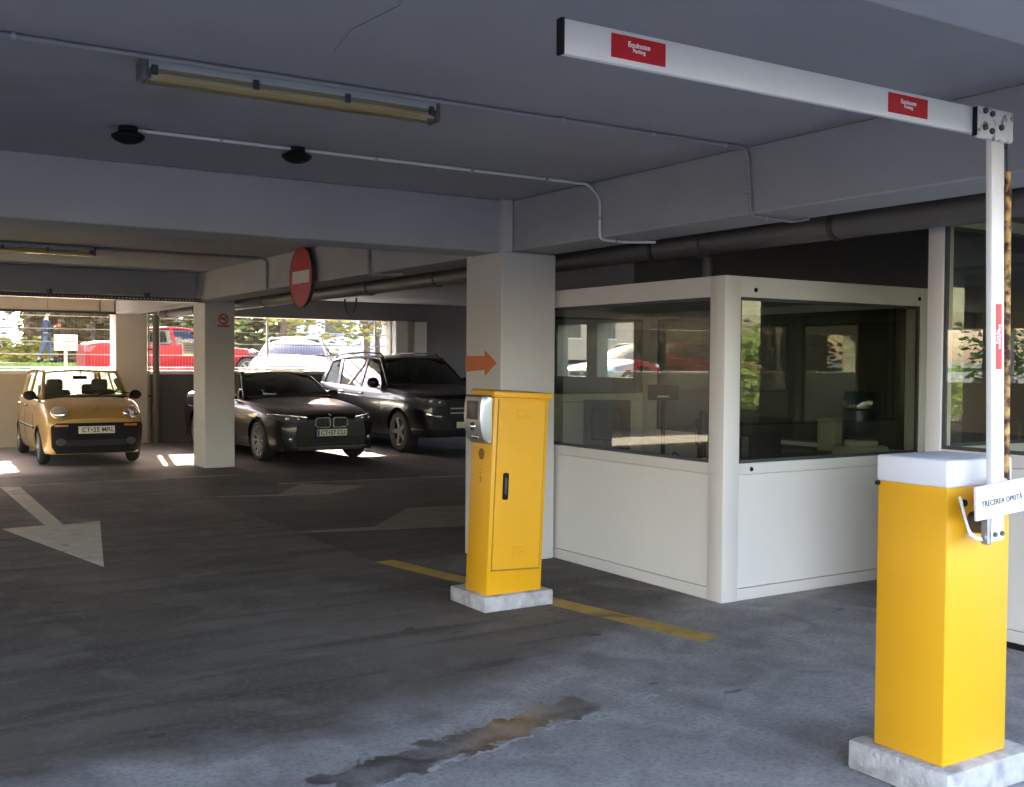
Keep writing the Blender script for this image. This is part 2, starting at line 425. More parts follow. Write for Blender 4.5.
# ------------------------------------------------------------------ camera
F_PX, YAW, PITCH, ROLL, CAM_H = 1076.487, R(32.3466), R(1.6204), R(-0.4108), 1.6
fw = Vector((math.sin(YAW) * math.cos(PITCH), math.cos(YAW) * math.cos(PITCH), -math.sin(PITCH)))
rt = Vector((math.cos(YAW), -math.sin(YAW), 0)); dn = fw.cross(rt)
c_, s_ = math.cos(ROLL), math.sin(ROLL)
cr, cd = rt * c_ + dn * s_, dn * c_ - rt * s_
cam = bpy.data.cameras.new('camera'); cam.sensor_width = 36; cam.lens = F_PX / 1024 * 36; cam.clip_start = 0.05; cam.clip_end = 500
co = bpy.data.objects.new('camera', cam); COL.objects.link(co); SC.camera = co
mx = Matrix.Identity(4)
for i in range(3):
    mx[i][0], mx[i][1], mx[i][2] = cr[i], -cd[i], -fw[i]
mx[0][3], mx[1][3], mx[2][3] = 0, 0, CAM_H
co.matrix_world = mx

# ------------------------------------------------------------------ light
w = bpy.data.worlds.new('world'); SC.world = w; w.use_nodes = True
nt = w.node_tree
for n in list(nt.nodes): nt.nodes.remove(n)
wo = N(nt, 'ShaderNodeOutputWorld'); bg = N(nt, 'ShaderNodeBackground')
sky = N(nt, 'ShaderNodeTexSky'); sky.sky_type = 'NISHITA'; sky.sun_disc = False
sky.sun_elevation = R(28); sky.sun_rotation = R(12); sky.air_density = 1.2; sky.dust_density = 2.0; sky.ozone_density = 1.5
tn = N(nt, 'ShaderNodeMixRGB', blend_type='MULTIPLY'); tn.inputs[0].default_value = 1.0; tn.inputs[2].default_value = (1.085, 0.925, 0.955, 1)
nt.links.new(sky.outputs[0], tn.inputs[1]); nt.links.new(tn.outputs[0], bg.inputs[0]); nt.links.new(bg.outputs[0], wo.inputs[0])
SKY_STRENGTH = 0.55
bg.inputs[1].default_value = SKY_STRENGTH
sl = bpy.data.lights.new('sun', 'SUN'); sl.energy = 18.0; sl.angle = R(0.53); sl.color = (1.0, 0.89, 0.68)
so = bpy.data.objects.new('sun', sl); COL.objects.link(so)
so.rotation_euler = Vector((-0.2, -1.0, -0.48)).to_track_quat('-Z', 'Y').to_euler()
SC.view_settings.view_transform = 'Standard'; SC.view_settings.look = 'None'
SC.view_settings.gamma = 1.0; SC.view_settings.use_curve_mapping = False
SC.view_settings.exposure = 1.85
SC.cycles.max_bounces = 12; SC.cycles.diffuse_bounces = 6; SC.cycles.glossy_bounces = 5; SC.cycles.transparent_max_bounces = 24
SC.cycles.sample_clamp_indirect = 8.0
SC.cycles.caustics_reflective = False; SC.cycles.caustics_refractive = False

# ------------------------------------------------------------------ shell
XL, XR, YF, YB, ZC, ZB = -12.0, 14.5, -0.3, 21.43, 2.89, 2.49
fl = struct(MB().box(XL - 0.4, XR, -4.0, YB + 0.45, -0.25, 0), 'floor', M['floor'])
struct(MB().box(XL - 0.4, XR, YF, YB + 0.45, ZC, ZC + 0.3), 'ceiling', M['ceiling'])
struct(MB().box(XL - 0.4, XR + 0.4, YF, YB + 0.45, ZC + 0.3, 11.5), 'unseen_upper_mass', M['building'])  # unseen building mass above the ceiling, added to shade the front
# beams
struct(MB().box(XL, 4.60, 7.30, 7.70, 2.475, ZC, 0.008, 1), 'concrete_beam', M['beam'])
struct(MB().box(4.60, 5.02, YF, YB, ZB, ZC, 0.008, 1), 'concrete_beam', M['beam'])
struct(MB().box(XL, 4.60, 16.0, 16.4, 2.525, ZC, 0.008, 1), 'concrete_beam', M['beam'])
struct(MB().box(XL, XR, 0.7, 1.79, 2.49, ZC, 0.008, 1), 'concrete_beam', M['beam'])
# columns
col1 = struct(MB().box(4.487, 5.006, 7.248, 7.811, 0, 2.485, 0.012, 2).box(4.497, 4.588, 7.252, 7.31, 2.485, ZC), 'concrete_column', M['column'])
col2 = struct(MB().box(4.70, 5.155, 15.96, 16.55, 0, 2.52, 0.012, 2), 'concrete_column', M['column'])
# painted orange arrow on the first column (left face)
ax = 4.487
ar = [(7.812, 1.656), (7.503, 1.656), (7.504, 1.704), (7.316, 1.60), (7.501, 1.493), (7.502, 1.542), (7.812, 1.525)]
o = MB().prism([(ax - 0.0015, y, z) for y, z in ar], (0.003, 0, 0)).build('painted_arrow', M['orange'], col1, smooth=False)
o['label'] = 'orange painted arrow on the column face'
# back wall: parapet, lintel, columns between openings
def wall_back():
    b = MB()
    b.box(XL, XR, YB, YB + 0.45, -0.0, 1.33)
    b.box(XL, XR, YB, YB + 0.45, 2.50, ZC)
    for x0, x1 in ((-12.0, -11.2), (-6.35, -5.95), (-0.9, -0.3), (4.60, 5.19), (10.40, XR)):
        b.box(x0, x1, YB, YB + 0.45, 1.33, 2.50)
    return b
struct(wall_back(), 'wall_back', M['wall'])
struct(MB().box(4.60, 5.19, YB - 0.05, YB, 0, 2.5, 0.01, 2), 'concrete_column', M['column'])
struct(MB().box(10.43, 10.72, YB - 0.22, YB, 0, 2.5, 0.01, 2).box(10.95, 11.25, YB - 0.10, YB, 0, 2.5, 0.01, 2), 'concrete_column', M['column'])
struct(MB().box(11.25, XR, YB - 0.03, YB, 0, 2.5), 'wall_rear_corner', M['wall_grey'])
struct(MB().box(5.19, 10.40, YB - 0.012, YB, 0, 1.33), 'wall_shaded_parapet', M['wall_grey'])  # grey skin over the back wall, puts the parapet's shade into its colour
struct(MB().box(5.19, XR, YB - 0.02, YB, 2.50, ZC), 'wall_shaded_lintel', M['wall_grey'])  # same lintel as over the first opening, coloured grey for its shade
k = 1
for x0, x1 in ((-11.2, -6.35), (-5.95, -0.9), (-0.3, 4.60), (5.19, 10.40)):
    struct(MB().box(x0, x1, YB - 0.04, YB + 0.47, 1.33, 1.405, 0.008, 1), 'trim_%d' % k, M['white_sill']); k += 1
# lintel facing panels over the first opening
lb = MB()
x = -0.25
while x < 4.5:
    lb.box(x, min(x + 0.90, 4.58), YB - 0.03, YB, 2.515, 2.86, 0.006, 1); x += 0.915
struct(lb, 'trim_%d' % k, M['tile']); k += 1
struct(MB().box(-0.3, 4.60, YB - 0.05, YB, 2.47, 2.512), 'trim_%d' % k, M['pipe_dark']); k += 1
# left side: parapet with openings; right side closed
struct(MB().tube([(0.9, 1.79, 2.8885), (1.2, 2.3, 2.8885), (1.75, 3.54, 2.8885), (1.72, 3.9, 2.8885), (1.78, 4.21, 2.8892)], 0.0014, 6), 'ceiling_crack', M['seam'], parent=None)
def wall_left():
    b = MB()
    b.box(XL - 0.35, XL, 3.0, YB, 0, 1.2); b.box(XL - 0.35, XL, 3.0, YB, 2.5, ZC)
    for y0, y1 in ((3.0, 3.6), (9.0, 9.6), (15.2, 15.8), (20.9, YB)):
        b.box(XL - 0.35, XL, y0, y1, 1.2, 2.5)
    return b
struct(wall_left(), 'wall_left', M['wall'])
struct(MB().box(8.35, 8.5, 4.05, 10.4, 0, ZC), 'wall_light_block', M['wall_grey'])  # added wall, shuts light and reflections out around the booths
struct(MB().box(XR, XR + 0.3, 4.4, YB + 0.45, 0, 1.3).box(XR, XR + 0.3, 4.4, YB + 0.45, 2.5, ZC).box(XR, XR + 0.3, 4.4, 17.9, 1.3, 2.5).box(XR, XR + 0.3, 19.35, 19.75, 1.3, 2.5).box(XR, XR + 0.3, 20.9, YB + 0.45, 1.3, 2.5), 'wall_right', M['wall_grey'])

# floor paint (parts of the floor)
def paint(name, pts, material, z=0.0015, label=None):
    o = MB().prism([(x, y, -0.001) for x, y in pts], (0, 0, z + 0.001)).build(name, material, fl, smooth=False)
    if label: o['label'] = label
    return o
paint('painted_arrow', [(1.785, 14.80), (2.0, 14.69), (1.896, 11.12), (2.253, 11.2), (1.775, 8.685), (1.355, 11.118), (1.739, 11.17)], M['paint_line'], label='white straight arrow painted on the lane')
paint('painted_arrow', [(3.69, 9.60), (4.46, 9.52), (5.348, 10.564), (6.05, 10.47), (5.30, 9.117), (4.372, 9.327), (3.69, 9.53)], M['paint_faint'], label='worn white arrow near the ticket machine')
paint('painted_arrow', [(3.70, 12.66), (4.507, 12.36), (5.173, 13.33), (5.817, 12.716), (5.096, 12.147), (4.45, 12.28), (3.70, 12.60)], M['paint_faint'], label='worn white arrow in front of the sedan')
paint('painted_line', [(3.672, 7.83), (3.83, 7.84), (4.412, 4.641), (4.233, 4.616)], M['paint_yellow'], label='worn yellow line past the ticket machine')
paint('painted_line', [(2.1, 14.75), (4.85, 14.78), (4.85, 14.93), (2.1, 14.90)], M['paint_faint'])
paint('painted_line', [(4.95, 13.42), (7.6, 13.12), (7.6, 13.26), (4.95, 13.56)], M['paint_faint'])
for x in (2.15, 5.25, 8.15, 11.2):
    paint('painted_line', [(x, 16.6), (x + 0.11, 16.6), (x + 0.11, 21.3), (x, 21.3)], M['paint_faint'])

# ------------------------------------------------------------------ outside ground
gb = MB(); 
rows = []
for y, z in ((21.88, 0.72), (23, 0.74), (30, 1.05), (36, 1.30), (42, 1.44), (60, 1.9), (120, 3.0)):
    rows.append([(x, y, z) for x in (-80, -20, 0, 20, 90)])
gb.slab_grid(rows, (0, 0, -0.3))
struct(gb, 'ground_back', M['asphalt'])
struct(MB().box(-80, 90, 36.5, 42.5, 1.20, 1.50), 'ground_verge', M['grass'])
struct(MB().box(-60, XL - 0.35, -4, 21.9, -0.3, -0.02), 'ground_left', M['asphalt'])
struct(MB().box(-60, 70, -60, -4.0, -0.3, -0.01), 'ground_front', M['asphalt'])
struct(MB().box(XR + 0.3, 70, 6.0, 21.88, -0.3, 0.72).box(XR, 70, -4.0, 6.0, -0.3, -0.02), 'ground_right', M['asphalt'])
#@PART2
# ------------------------------------------------------------------ cars
def pchip(tab):
    xs = [a for a, _ in tab]; ys = [b for _, b in tab]; n = len(xs)
    d = [(ys[i + 1] - ys[i]) / (xs[i + 1] - xs[i]) for i in range(n - 1)]
    m = [d[0]] + [0 if d[i - 1] * d[i] <= 0 else 2 * d[i - 1] * d[i] / (d[i - 1] + d[i]) for i in range(1, n - 1)] + [d[-1]]
    def f(x):
        if x <= xs[0]: return ys[0]
        if x >= xs[-1]: return ys[-1]
        i = 0
        while x > xs[i + 1]: i += 1
        h = xs[i + 1] - xs[i]; t = (x - xs[i]) / h
        return (ys[i] * (1 + 2 * t) * (1 - t) ** 2 + h * m[i] * t * (1 - t) ** 2 + ys[i + 1] * t * t * (3 - 2 * t) + h * m[i + 1] * t * t * (t - 1))
    return f
def lin(tab):
    def f(x):
        if x <= tab[0][0]: return tab[0][1]
        for (a, p), (b, q) in zip(tab, tab[1:]):
            if x <= b: return p + (q - p) * (x - a) / (b - a)
        return tab[-1][1]
    return f
# side profile of the lower body: relative height -> relative half width
FT = pchip([(0.0, 0.93), (0.12, 0.965), (0.35, 0.99), (0.55, 1.0), (0.75, 0.99), (0.9, 0.965), (1.0, 0.925)])

class Car:
    """local axes: x across, y from nose (0) to tail (L), z up"""
    def __init__(s, name, label, loc, yaw, sp, cat='car'):
        s.sp = sp; s.L = sp['L']; s.W = pchip(sp['W']); s.zs = pchip(sp['zs']); s.zc = pchip(sp['zc']); s.zb = sp['zb']
        s.root = thing(name, label, cat, loc); s.root.rotation_euler = (0, 0, yaw)
        s.paint = sp['paint']
        s.lower(); s.wheels(); s.cabin(); s.common()
    def half(s, y, z):
        t = (z - s.zb) / max(0.05, s.zs(y) - s.zb)
        return s.W(y) * FT(min(1, max(0, t)))
    def arch(s, y):
        z = s.zb
        for yw in s.sp['wy']:
            ra = s.sp['wr'] + 0.055; d = abs(y - yw)
            if d < ra: z = max(z, s.sp['wr'] + math.sqrt(ra * ra - d * d))
        return z
    def yfront(s, x, z):
        lo, hi = 0.0, 1.2
        if s.half(0, z) >= abs(x): return 0.0
        for _ in range(30):
            m = (lo + hi) / 2
            if s.half(m, z) >= abs(x): hi = m
            else: lo = m
        return hi
    def yrear(s, x, z):
        lo, hi = s.L - 1.2, s.L
        if s.half(s.L, z) >= abs(x): return s.L
        for _ in range(30):
            m = (lo + hi) / 2
            if s.half(m, z) >= abs(x): lo = m
            else: hi = m
        return lo
    def lower(s):
        ys = []; L = s.L
        y = 0.0
        while y < L - 1e-6:
            ys.append(y); y += 0.03 if (y < 0.45 or y > L - 0.45 or any(abs(y - q) < s.sp['wr'] + 0.10 for q in s.sp['wy'])) else 0.075
        ys.append(L)
        for q in s.sp['wy']:
            ra = s.sp['wr'] + 0.055
            dy = math.sqrt(max(0, ra * ra - max(0, s.zb - s.sp['wr']) ** 2))
            if s.zb < s.sp['wr']: dy = math.sqrt(ra * ra - (s.sp['wr'] - s.zb) ** 2) if ra > s.sp['wr'] - s.zb else ra
            ys += [q - ra + 0.001, q + ra - 0.001, q - ra - 0.002, q + ra + 0.002]
        ys = sorted(set(round(v, 4) for v in ys)); mb = MB(); rows = []
        ts = [0, .1, .22, .36, .5, .62, .74, .85, .93, .98, 1.0]
        for y in ys:
            zb = s.arch(y); zs = s.zs(y); zc = s.zc(y); pts = []
            zb = min(zb, zs - 0.05)
            for t in ts:
                z = zb + (zs - zb) * t
                pts.append((s.half(y, z), z))
            w1 = pts[-1][0]
            for f, g in ((0.965, 0.22), (0.90, 0.42), (0.78, 0.63), (0.6, 0.82), (0.35, 0.95), (0.0, 1.0)):
                pts.append((w1 * f, zs + (zc - zs) * g))
            row = [(-px, y, pz) for px, pz in pts] + [(px, y, pz) for px, pz in reversed(pts[:-1])]
            rows.append(row)
        vs = mb.grid(rows)
        mb.bm.faces.new(vs[0]); mb.bm.faces.new(vs[-1][::-1])
        s.body = mb.build('body', s.paint, s.root, ang=40)
        for pg in s.body.data.polygons:
            if len(pg.vertices) > 8: pg.use_smooth = False
        # dark underbody that closes the floor and the wheel housings
        wi = s.sp['W'][len(s.sp['W']) // 2][1] - 0.26
        u = MB().box(-wi, wi, 0.25, L - 0.25, s.zb - 0.02, min(s.zs(L / 2), 0.8) - 0.05, 0.03, 1)
        wo_ = wi + 0.1
        cuts = [0.12] 
        for q in s.sp['wy']: cuts += [q - s.sp['wr'] - 0.06, q + s.sp['wr'] + 0.06]
        cuts.append(L - 0.12)
        for a, b in zip(cuts[::2], cuts[1::2]):
            if b - a > 0.05: u.box(-wo_, wo_, a + 0.02, b - 0.02, s.zb - 0.01, s.zb + 0.08)
        u.build('underbody', M['rubber'], s.root)
    def wheels(s):
        r = s.sp['wr']; wd = s.sp.get('ww', 0.20)
        for yw in s.sp['wy']:
            for sd in (-1, 1):
                xo = sd * (s.W(yw) * 0.985); xi = xo - sd * wd
                a, b = (xi, xo) if sd > 0 else (xo, xi)
                rr = s.sp.get('rim', r * 0.68)
                pr = [(rr, 0), (r * 0.9, 0.005), (r - 0.012, 0.025), (r, 0.05), (r, wd - 0.05), (r - 0.012, wd - 0.025), (r * 0.9, wd - 0.005), (rr, wd), (rr, 0)]
                ty = MB().lathe([(p, h) for p, h in pr], (a, yw, r), 'X', 40, cap=False).build('wheel', M['rubber'], s.root)
                rim = MB(); n = s.sp.get('spokes', 5); xf = xo - sd * 0.02
                rim.lathe([(rr * 1.01, -0.02 * sd), (rr * 1.01, 0.012 * sd), (rr * 0.93, 0.012 * sd), (rr * 0.90, -0.03 * sd)], (xf, yw, r), 'X', 36, cap=False)
                rim.cyl((xf - sd * 0.07, yw, r), (xf + sd * 0.008, yw, r), rr * 0.24, rr * 0.20, 20)
                for k in range(n):
                    pair = s.sp.get('pair', 0.0)
                    for off in ((-pair, pair) if pair else (0,)):
                        a0 = 2 * PI * k / n + off * 0.4; a1 = 2 * PI * k / n + off
                        p0 = Vector((xf - sd * 0.005, yw + math.cos(a0) * rr * 0.15, r + math.sin(a0) * rr * 0.15))
                        p1 = Vector((xf - sd * 0.004, yw + math.cos(a1) * rr * 0.95, r + math.sin(a1) * rr * 0.95))
                        d = (p1 - p0).normalized(); sidev = Vector((sd, 0, 0)).cross(d) * s.sp.get('sw', 0.022)
                        rim.prism([p0 - sidev * 1.3, p0 + sidev * 1.3, p1 + sidev, p1 - sidev], (-sd * 0.03, 0, 0))
                rim.build('rim', s.sp.get('rimmat', M['alu']), ty)
                MB().cyl((xf - sd * 0.075, yw, r), (xf - sd * 0.085, yw, r), rr * 0.95, n=32).build('brake_disc', M['dark_grey'], ty)
    # ---- cabin
    def side_x(s, y, z):
        zb = s.zs(y) - 0.02; zr = s.zr(y); t = min(1.0, max(0.0, (z - zb) / max(0.05, zr - zb)))
        return s.half(y, s.zs(y)) * 0.985 * (1 - t) + s.wr * t - 0.02 * t * (1 - t) * -1.0
    def cabin(s):
        sp = s.sp; c = sp['cab']
        s.wr = c['wr']; s.zr = pchip(c['roof'])
        ya, yf, yr, yd = c['a'], c['rf'], c['rr'], c['d']
        # roof
        rows = []
        for i in range(13):
            y = yf + (yr - yf) * i / 12; z = s.zr(y); rows.append([(s.wr * q, y, z + c.get('crown', 0.035) * (1 - q * q) - (0.02 if abs(q) > 0.97 else 0)) for q in [-1.0, -0.96, -0.85, -0.6, -0.3, 0, 0.3, 0.6, 0.85, 0.96, 1.0]])
        rows = [[Vector(p) for p in r] for r in rows]
        MB().slab_grid(rows, (0, 0, -0.035)).build('roof', s.paint, s.root, ang=50)
        # windscreen and rear window (curved panes)
        def screen(y0, z0, w0, y1, z1, w1, bow, name, material, drop=0.0):
            rows = []
            for i in range(8):
                t = i / 7; wdt = w0 + (w1 - w0) * t; row = []
                for j in range(11):
                    q = -1 + 2 * j / 10
                    row.append((wdt * q, y0 + (y1 - y0) * t + bow * q * q * (1 - 0.5 * t), z0 + (z1 - z0) * t + 0.03 * math.sin(PI * t) + c.get('crown', 0.035) * (1 - q * q) * t))
                rows.append(row)
            return MB().slab_grid(rows, 0.005).build(name, material, s.root, ang=60)
        wa = s.half(ya + 0.25, s.zs(ya + 0.25)) * 0.90
        screen(ya, s.zc(ya) - 0.01, wa, yf, s.zr(yf) - 0.01, s.wr * 0.94, c.get('bow', 0.22), 'windscreen', sp['glass'])
        wd_ = s.half(yd - 0.2, s.zs(yd - 0.2)) * 0.86
        screen(yd, s.zc(yd) - 0.01, wd_, yr, s.zr(yr) - 0.01, s.wr * 0.92, -c.get('bow', 0.22) * 0.6, 'rear_window', sp.get('rearglass', sp['glass']))
        bowf, bowr = c.get('bow', 0.22), -c.get('bow', 0.22) * 0.6
        # pillars and rails
        for sd in (-1, 1):
            p = MB()
            A0 = Vector((sd * wa * 1.02, ya + bowf * 0.95, s.zc(ya) - 0.06)); A1 = Vector((sd * s.wr * 0.97, yf + bowf * 0.5, s.zr(yf) - 0.0))
            mid = (A0 + A1) / 2 + Vector((sd * 0.012, 0, 0.03))
            pts = [A0 * (1 - t) ** 2 + mid * 2 * t * (1 - t) + A1 * t * t for t in [i / 8 for i in range(9)]]
            p.tube(pts, c.get('pr', 0.034), 8)
            D0 = Vector((sd * wd_ * 1.03, yd + bowr * 0.95, s.zc(yd) - 0.06)); D1 = Vector((sd * s.wr * 0.95, yr + bowr * 0.5, s.zr(yr) - 0.0))
            mid = (D0 + D1) / 2 + Vector((sd * 0.01, 0, 0.03))
            pts = [D0 * (1 - t) ** 2 + mid * 2 * t * (1 - t) + D1 * t * t for t in [i / 8 for i in range(9)]]
            p.tube(pts, c.get('pr', 0.034) * 1.3, 8)
            # cant rail
            pts = [Vector((sd * s.wr * 0.985, yf + bowf * 0.45 + (yr + bowr * 0.45 - yf - bowf * 0.45) * i / 12, 0)) for i in range(13)]
            for v in pts: v.z = s.zr(v.y) - 0.018
            p.tube(pts, 0.034, 8)
        # side pillars / quarter panels: polygons in (y,z) laid on the tumblehome plane
            for poly in c['solid']:
                nn = 5; (a, b_, c_3, d_) = poly; rows = []
                for i in range(nn):
                    t = i / (nn - 1); row = []
                    for j in range(nn):
                        q = j / (nn - 1)
                        y = (a[0] * (1 - q) + b_[0] * q) * (1 - t) + (d_[0] * (1 - q) + c_3[0] * q) * t
                        z = (a[1] * (1 - q) + b_[1] * q) * (1 - t) + (d_[1] * (1 - q) + c_3[1] * q) * t
                        row.append((sd * s.side_x(y, z), y, z))
                    rows.append(row)
                p.slab_grid(rows, (-sd * 0.035, 0, 0))
            p.build('side_frame', sp.get('pillar', s.paint), s.root, ang=50)
        for poly in c['win']:
            for sd in (-1, 1):
                n = len(poly); bm = MB()
                cy = sum(q[0] for q in poly) / n; cz = sum(q[1] for q in poly) / n
                pts = [(sd * (s.side_x(y, z) - 0.012), y, z) for y, z in poly]
                bm.prism(pts, (-sd * 0.005, 0, 0)).build('side_window', sp['glass'], s.root, smooth=False)
        # interior: seats, mirror, wheel
        zb = s.zs(s.L / 2)
        for y0, hh in ((c['seat'][0], 1.0), (c['seat'][1], 0.92)):
            for sx_ in (-0.36, 0.36):
                zt = c['st'] * hh; i = MB()
                i.box(sx_ * s.wr / 0.58 - 0.24, sx_ * s.wr / 0.58 + 0.24, y0, y0 + 0.14, zb - 0.1, zt - 0.12, 0.06, 3)
                i.box(sx_ * s.wr / 0.58 - 0.13, sx_ * s.wr / 0.58 + 0.13, y0 + 0.03, y0 + 0.13, zt - 0.16, zt + 0.05, 0.05, 3)
                i.build('seat', M['grey_fabric'], s.root)
        m = MB().box(-0.11, 0.11, yf + 0.14, yf + 0.17, s.zr(yf) - 0.13, s.zr(yf) - 0.07, 0.015, 2); m.cyl((0, yf + 0.15, s.zr(yf) - 0.08), (0, yf + 0.10, s.zr(yf) - 0.0), 0.012)
        m.build('rear_view_mirror', M['black'], s.root)
        # dark cowl / dashboard
        d = MB(); rows = []
        for k_ in range(5):
            t = k_ / 4; y = ya - 0.03 + 0.62 * t
            rows.append([(q * s.half(y, s.zs(y)) * 0.86, y + bowf * q * q * 0.8 * (1 - t), s.zc(max(y, ya)) + 0.004 + 0.02 * math.sin(PI * t)) for q in [-1 + j / 6 for j in range(13)]])
        d.slab_grid(rows, (0, 0, -0.03)).build('dashboard', M['black'], s.root)
        # floor of the cabin opening (dark trim over the belt deck)
        rows = []
        for k_ in range(9):
            y = ya + 0.55 + (yd - 0.1 - ya - 0.55) * k_ / 8
            rows.append([(q * s.half(y, s.zs(y)) * 0.93, y, s.zs(y) + (s.zc(y) - s.zs(y)) * (1 - q * q) + 0.004) for q in [-1 + j / 4 for j in range(9)]])
        MB().slab_grid(rows, (0, 0, -0.02)).build('interior_trim', M['black'], s.root)
    def decal(s, poly, name, material, off=0.006, th=0.02, rear=False, sub=3, parent=None):
        """polygon in (x,z) laid on the curved nose (or tail)"""
        bm = bmesh.new(); vs = [bm.verts.new((x, 0, z)) for x, z in poly]; bm.faces.new(vs)
        bmesh.ops.triangulate(bm, faces=bm.faces)
        for _ in range(sub):
            bmesh.ops.subdivide_edges(bm, edges=[e for e in bm.edges if e.calc_length() > 0.03], cuts=1, use_grid_fill=True)
            bmesh.ops.triangulate(bm, faces=bm.faces)
        for v in bm.verts:
            v.co.y = (s.yrear(v.co.x, v.co.z) + off) if rear else (s.yfront(v.co.x, v.co.z) - off)
        ex = bmesh.ops.extrude_face_region(bm, geom=bm.faces[:])
        for v in [g for g in ex['geom'] if isinstance(g, bmesh.types.BMVert)]:
            v.co.y += -th if rear else th
        mb = MB(); mb.bm.free(); mb.bm = bm
        return mb.build(name, material, parent or s.root, ang=40)
    def wrap(s, z0, z1, yend, name, material, infl=0.02, rear=False, x0=None, x1=None):
        """moulding that wraps round the nose / tail between two heights"""
        rows = []; nz = 6; L = s.L
        for i in range(nz):
            t = i / (nz - 1); z = z0 + (z1 - z0) * t; g = infl * (1 if 0 < i < nz - 1 else 0.15)
            def at(y, sd):
                yy = L - y if rear else y
                return (sd * (s.half(yy, z) + g), yy)
            yl = [yend * (1 - k / 12) for k in range(13)]
            row = [(at(y, -1)[0], at(y, -1)[1] - (0 if rear else g * (1 - y / yend)) + (g * (1 - y / yend) if rear else 0), z) for y in yl]
            w0 = s.half(L if rear else 0, z); yy = (L + g) if rear else -g
            row += [(w0 * q, yy, z) for q in (-0.8, -0.4, 0, 0.4, 0.8)]
            row += [(-a, b, c) for a, b, c in reversed(row[:13])]
            rows.append(row)
        return MB().slab_grid(rows, 0.02).build(name, material, s.root, ang=40)
    def strip(s, pts, name, material, wid=0.008, off=0.003, sides=(-1, 1), parent=None):
        """thin line on the flanks, pts in (y,z)"""
        for sd in sides:
            mb = MB(); P = []
            for (a, b) in zip(pts, pts[1:]):
                for k in range(6):
                    t = k / 6; y, z = a[0] + (b[0] - a[0]) * t, a[1] + (b[1] - a[1]) * t
                    P.append((sd * (s.half(y, z) + off), y, z))
            y, z = pts[-1]; P.append((sd * (s.half(y, z) + off), y, z))
            mb.tube(P, wid / 2, 6); mb.build(name, material, parent or s.root)
    def mirror_pod(s, y, z, material, size=(0.10, 0.07, 0.075)):
        for sd in (-1, 1):
            x = sd * (s.half(y, s.zs(y)) + 0.10)
            m = MB().sphere((x, y, z), 1.0, size, u=16, v=10)
            m.tube([(x - sd * 0.14, y + 0.02, z - 0.05), (x - sd * 0.05, y + 0.01, z - 0.03), (x, y, z)], 0.022, 8)
            o = m.build('wing_mirror', material, s.root)
            MB().sphere((x, y + size[1] * 0.62, z), 1.0, (size[0] * 0.82, size[1] * 0.45, size[2] * 0.82), u=16, v=8).build('mirror_glass', M['chrome'], o)
    def numberplate(s, txt, z, y, wd=0.52, eu=True, rear=False):
        pl = MB().box(-wd / 2, wd / 2, y - 0.012, y, z - 0.055, z + 0.055, 0.004, 1).build('number_plate', M['number_plate'], s.root)
        if txt:
            text('plate_lettering', txt, 0.096, frame_m((0.018, y - 0.0125, z - 0.002), (1, 0, 0), (0, 0, 1)), M['black_ink'], pl, bold=0.0012, sx=1.0)
            if eu: MB().box(-wd / 2 + 0.004, -wd / 2 + 0.042, y - 0.0135, y - 0.011, z - 0.05, z + 0.05).build('plate_band', M['plate_blue'], pl, smooth=False)
        fr = MB()
        fr.box(-wd / 2 - 0.01, wd / 2 + 0.01, y - 0.006, y + 0.012, z - 0.067, z + 0.067, 0.005, 1)
        fr.build('plate_holder', M['black'], pl)
        return pl
    def common(s):
        for yk in s.sp['doors']:
            zt = s.zs(yk) - 0.01
            s.strip([(yk, s.zb + 0.10), (yk + s.sp.get('dl', 0.0), zt)], 'door_seam', M['black'], 0.007, 0.0)
        for yk in s.sp['handles']:
            z = s.zs(yk) - 0.11
            for sd in (-1, 1):
                MB().tube([(sd * (s.half(y, z) + o_), y, z) for y, o_ in ((yk, 0), (yk + 0.03, 0.025), (yk + 0.15, 0.025), (yk + 0.18, 0))], 0.013, 8).build('door_handle', s.sp.get('handle', s.paint), s.root)

def wipers(c, y, z, sp):
    for x0 in (-0.42, 0.12):
        MB().tube([(x0 + 0.02, y - 0.0, z + 0.005), (x0 + 0.25, y + 0.06, z + 0.06), (x0 + 0.50, y + 0.05, z + 0.045)], 0.009, 6).build('wiper', M['black'], c.root)

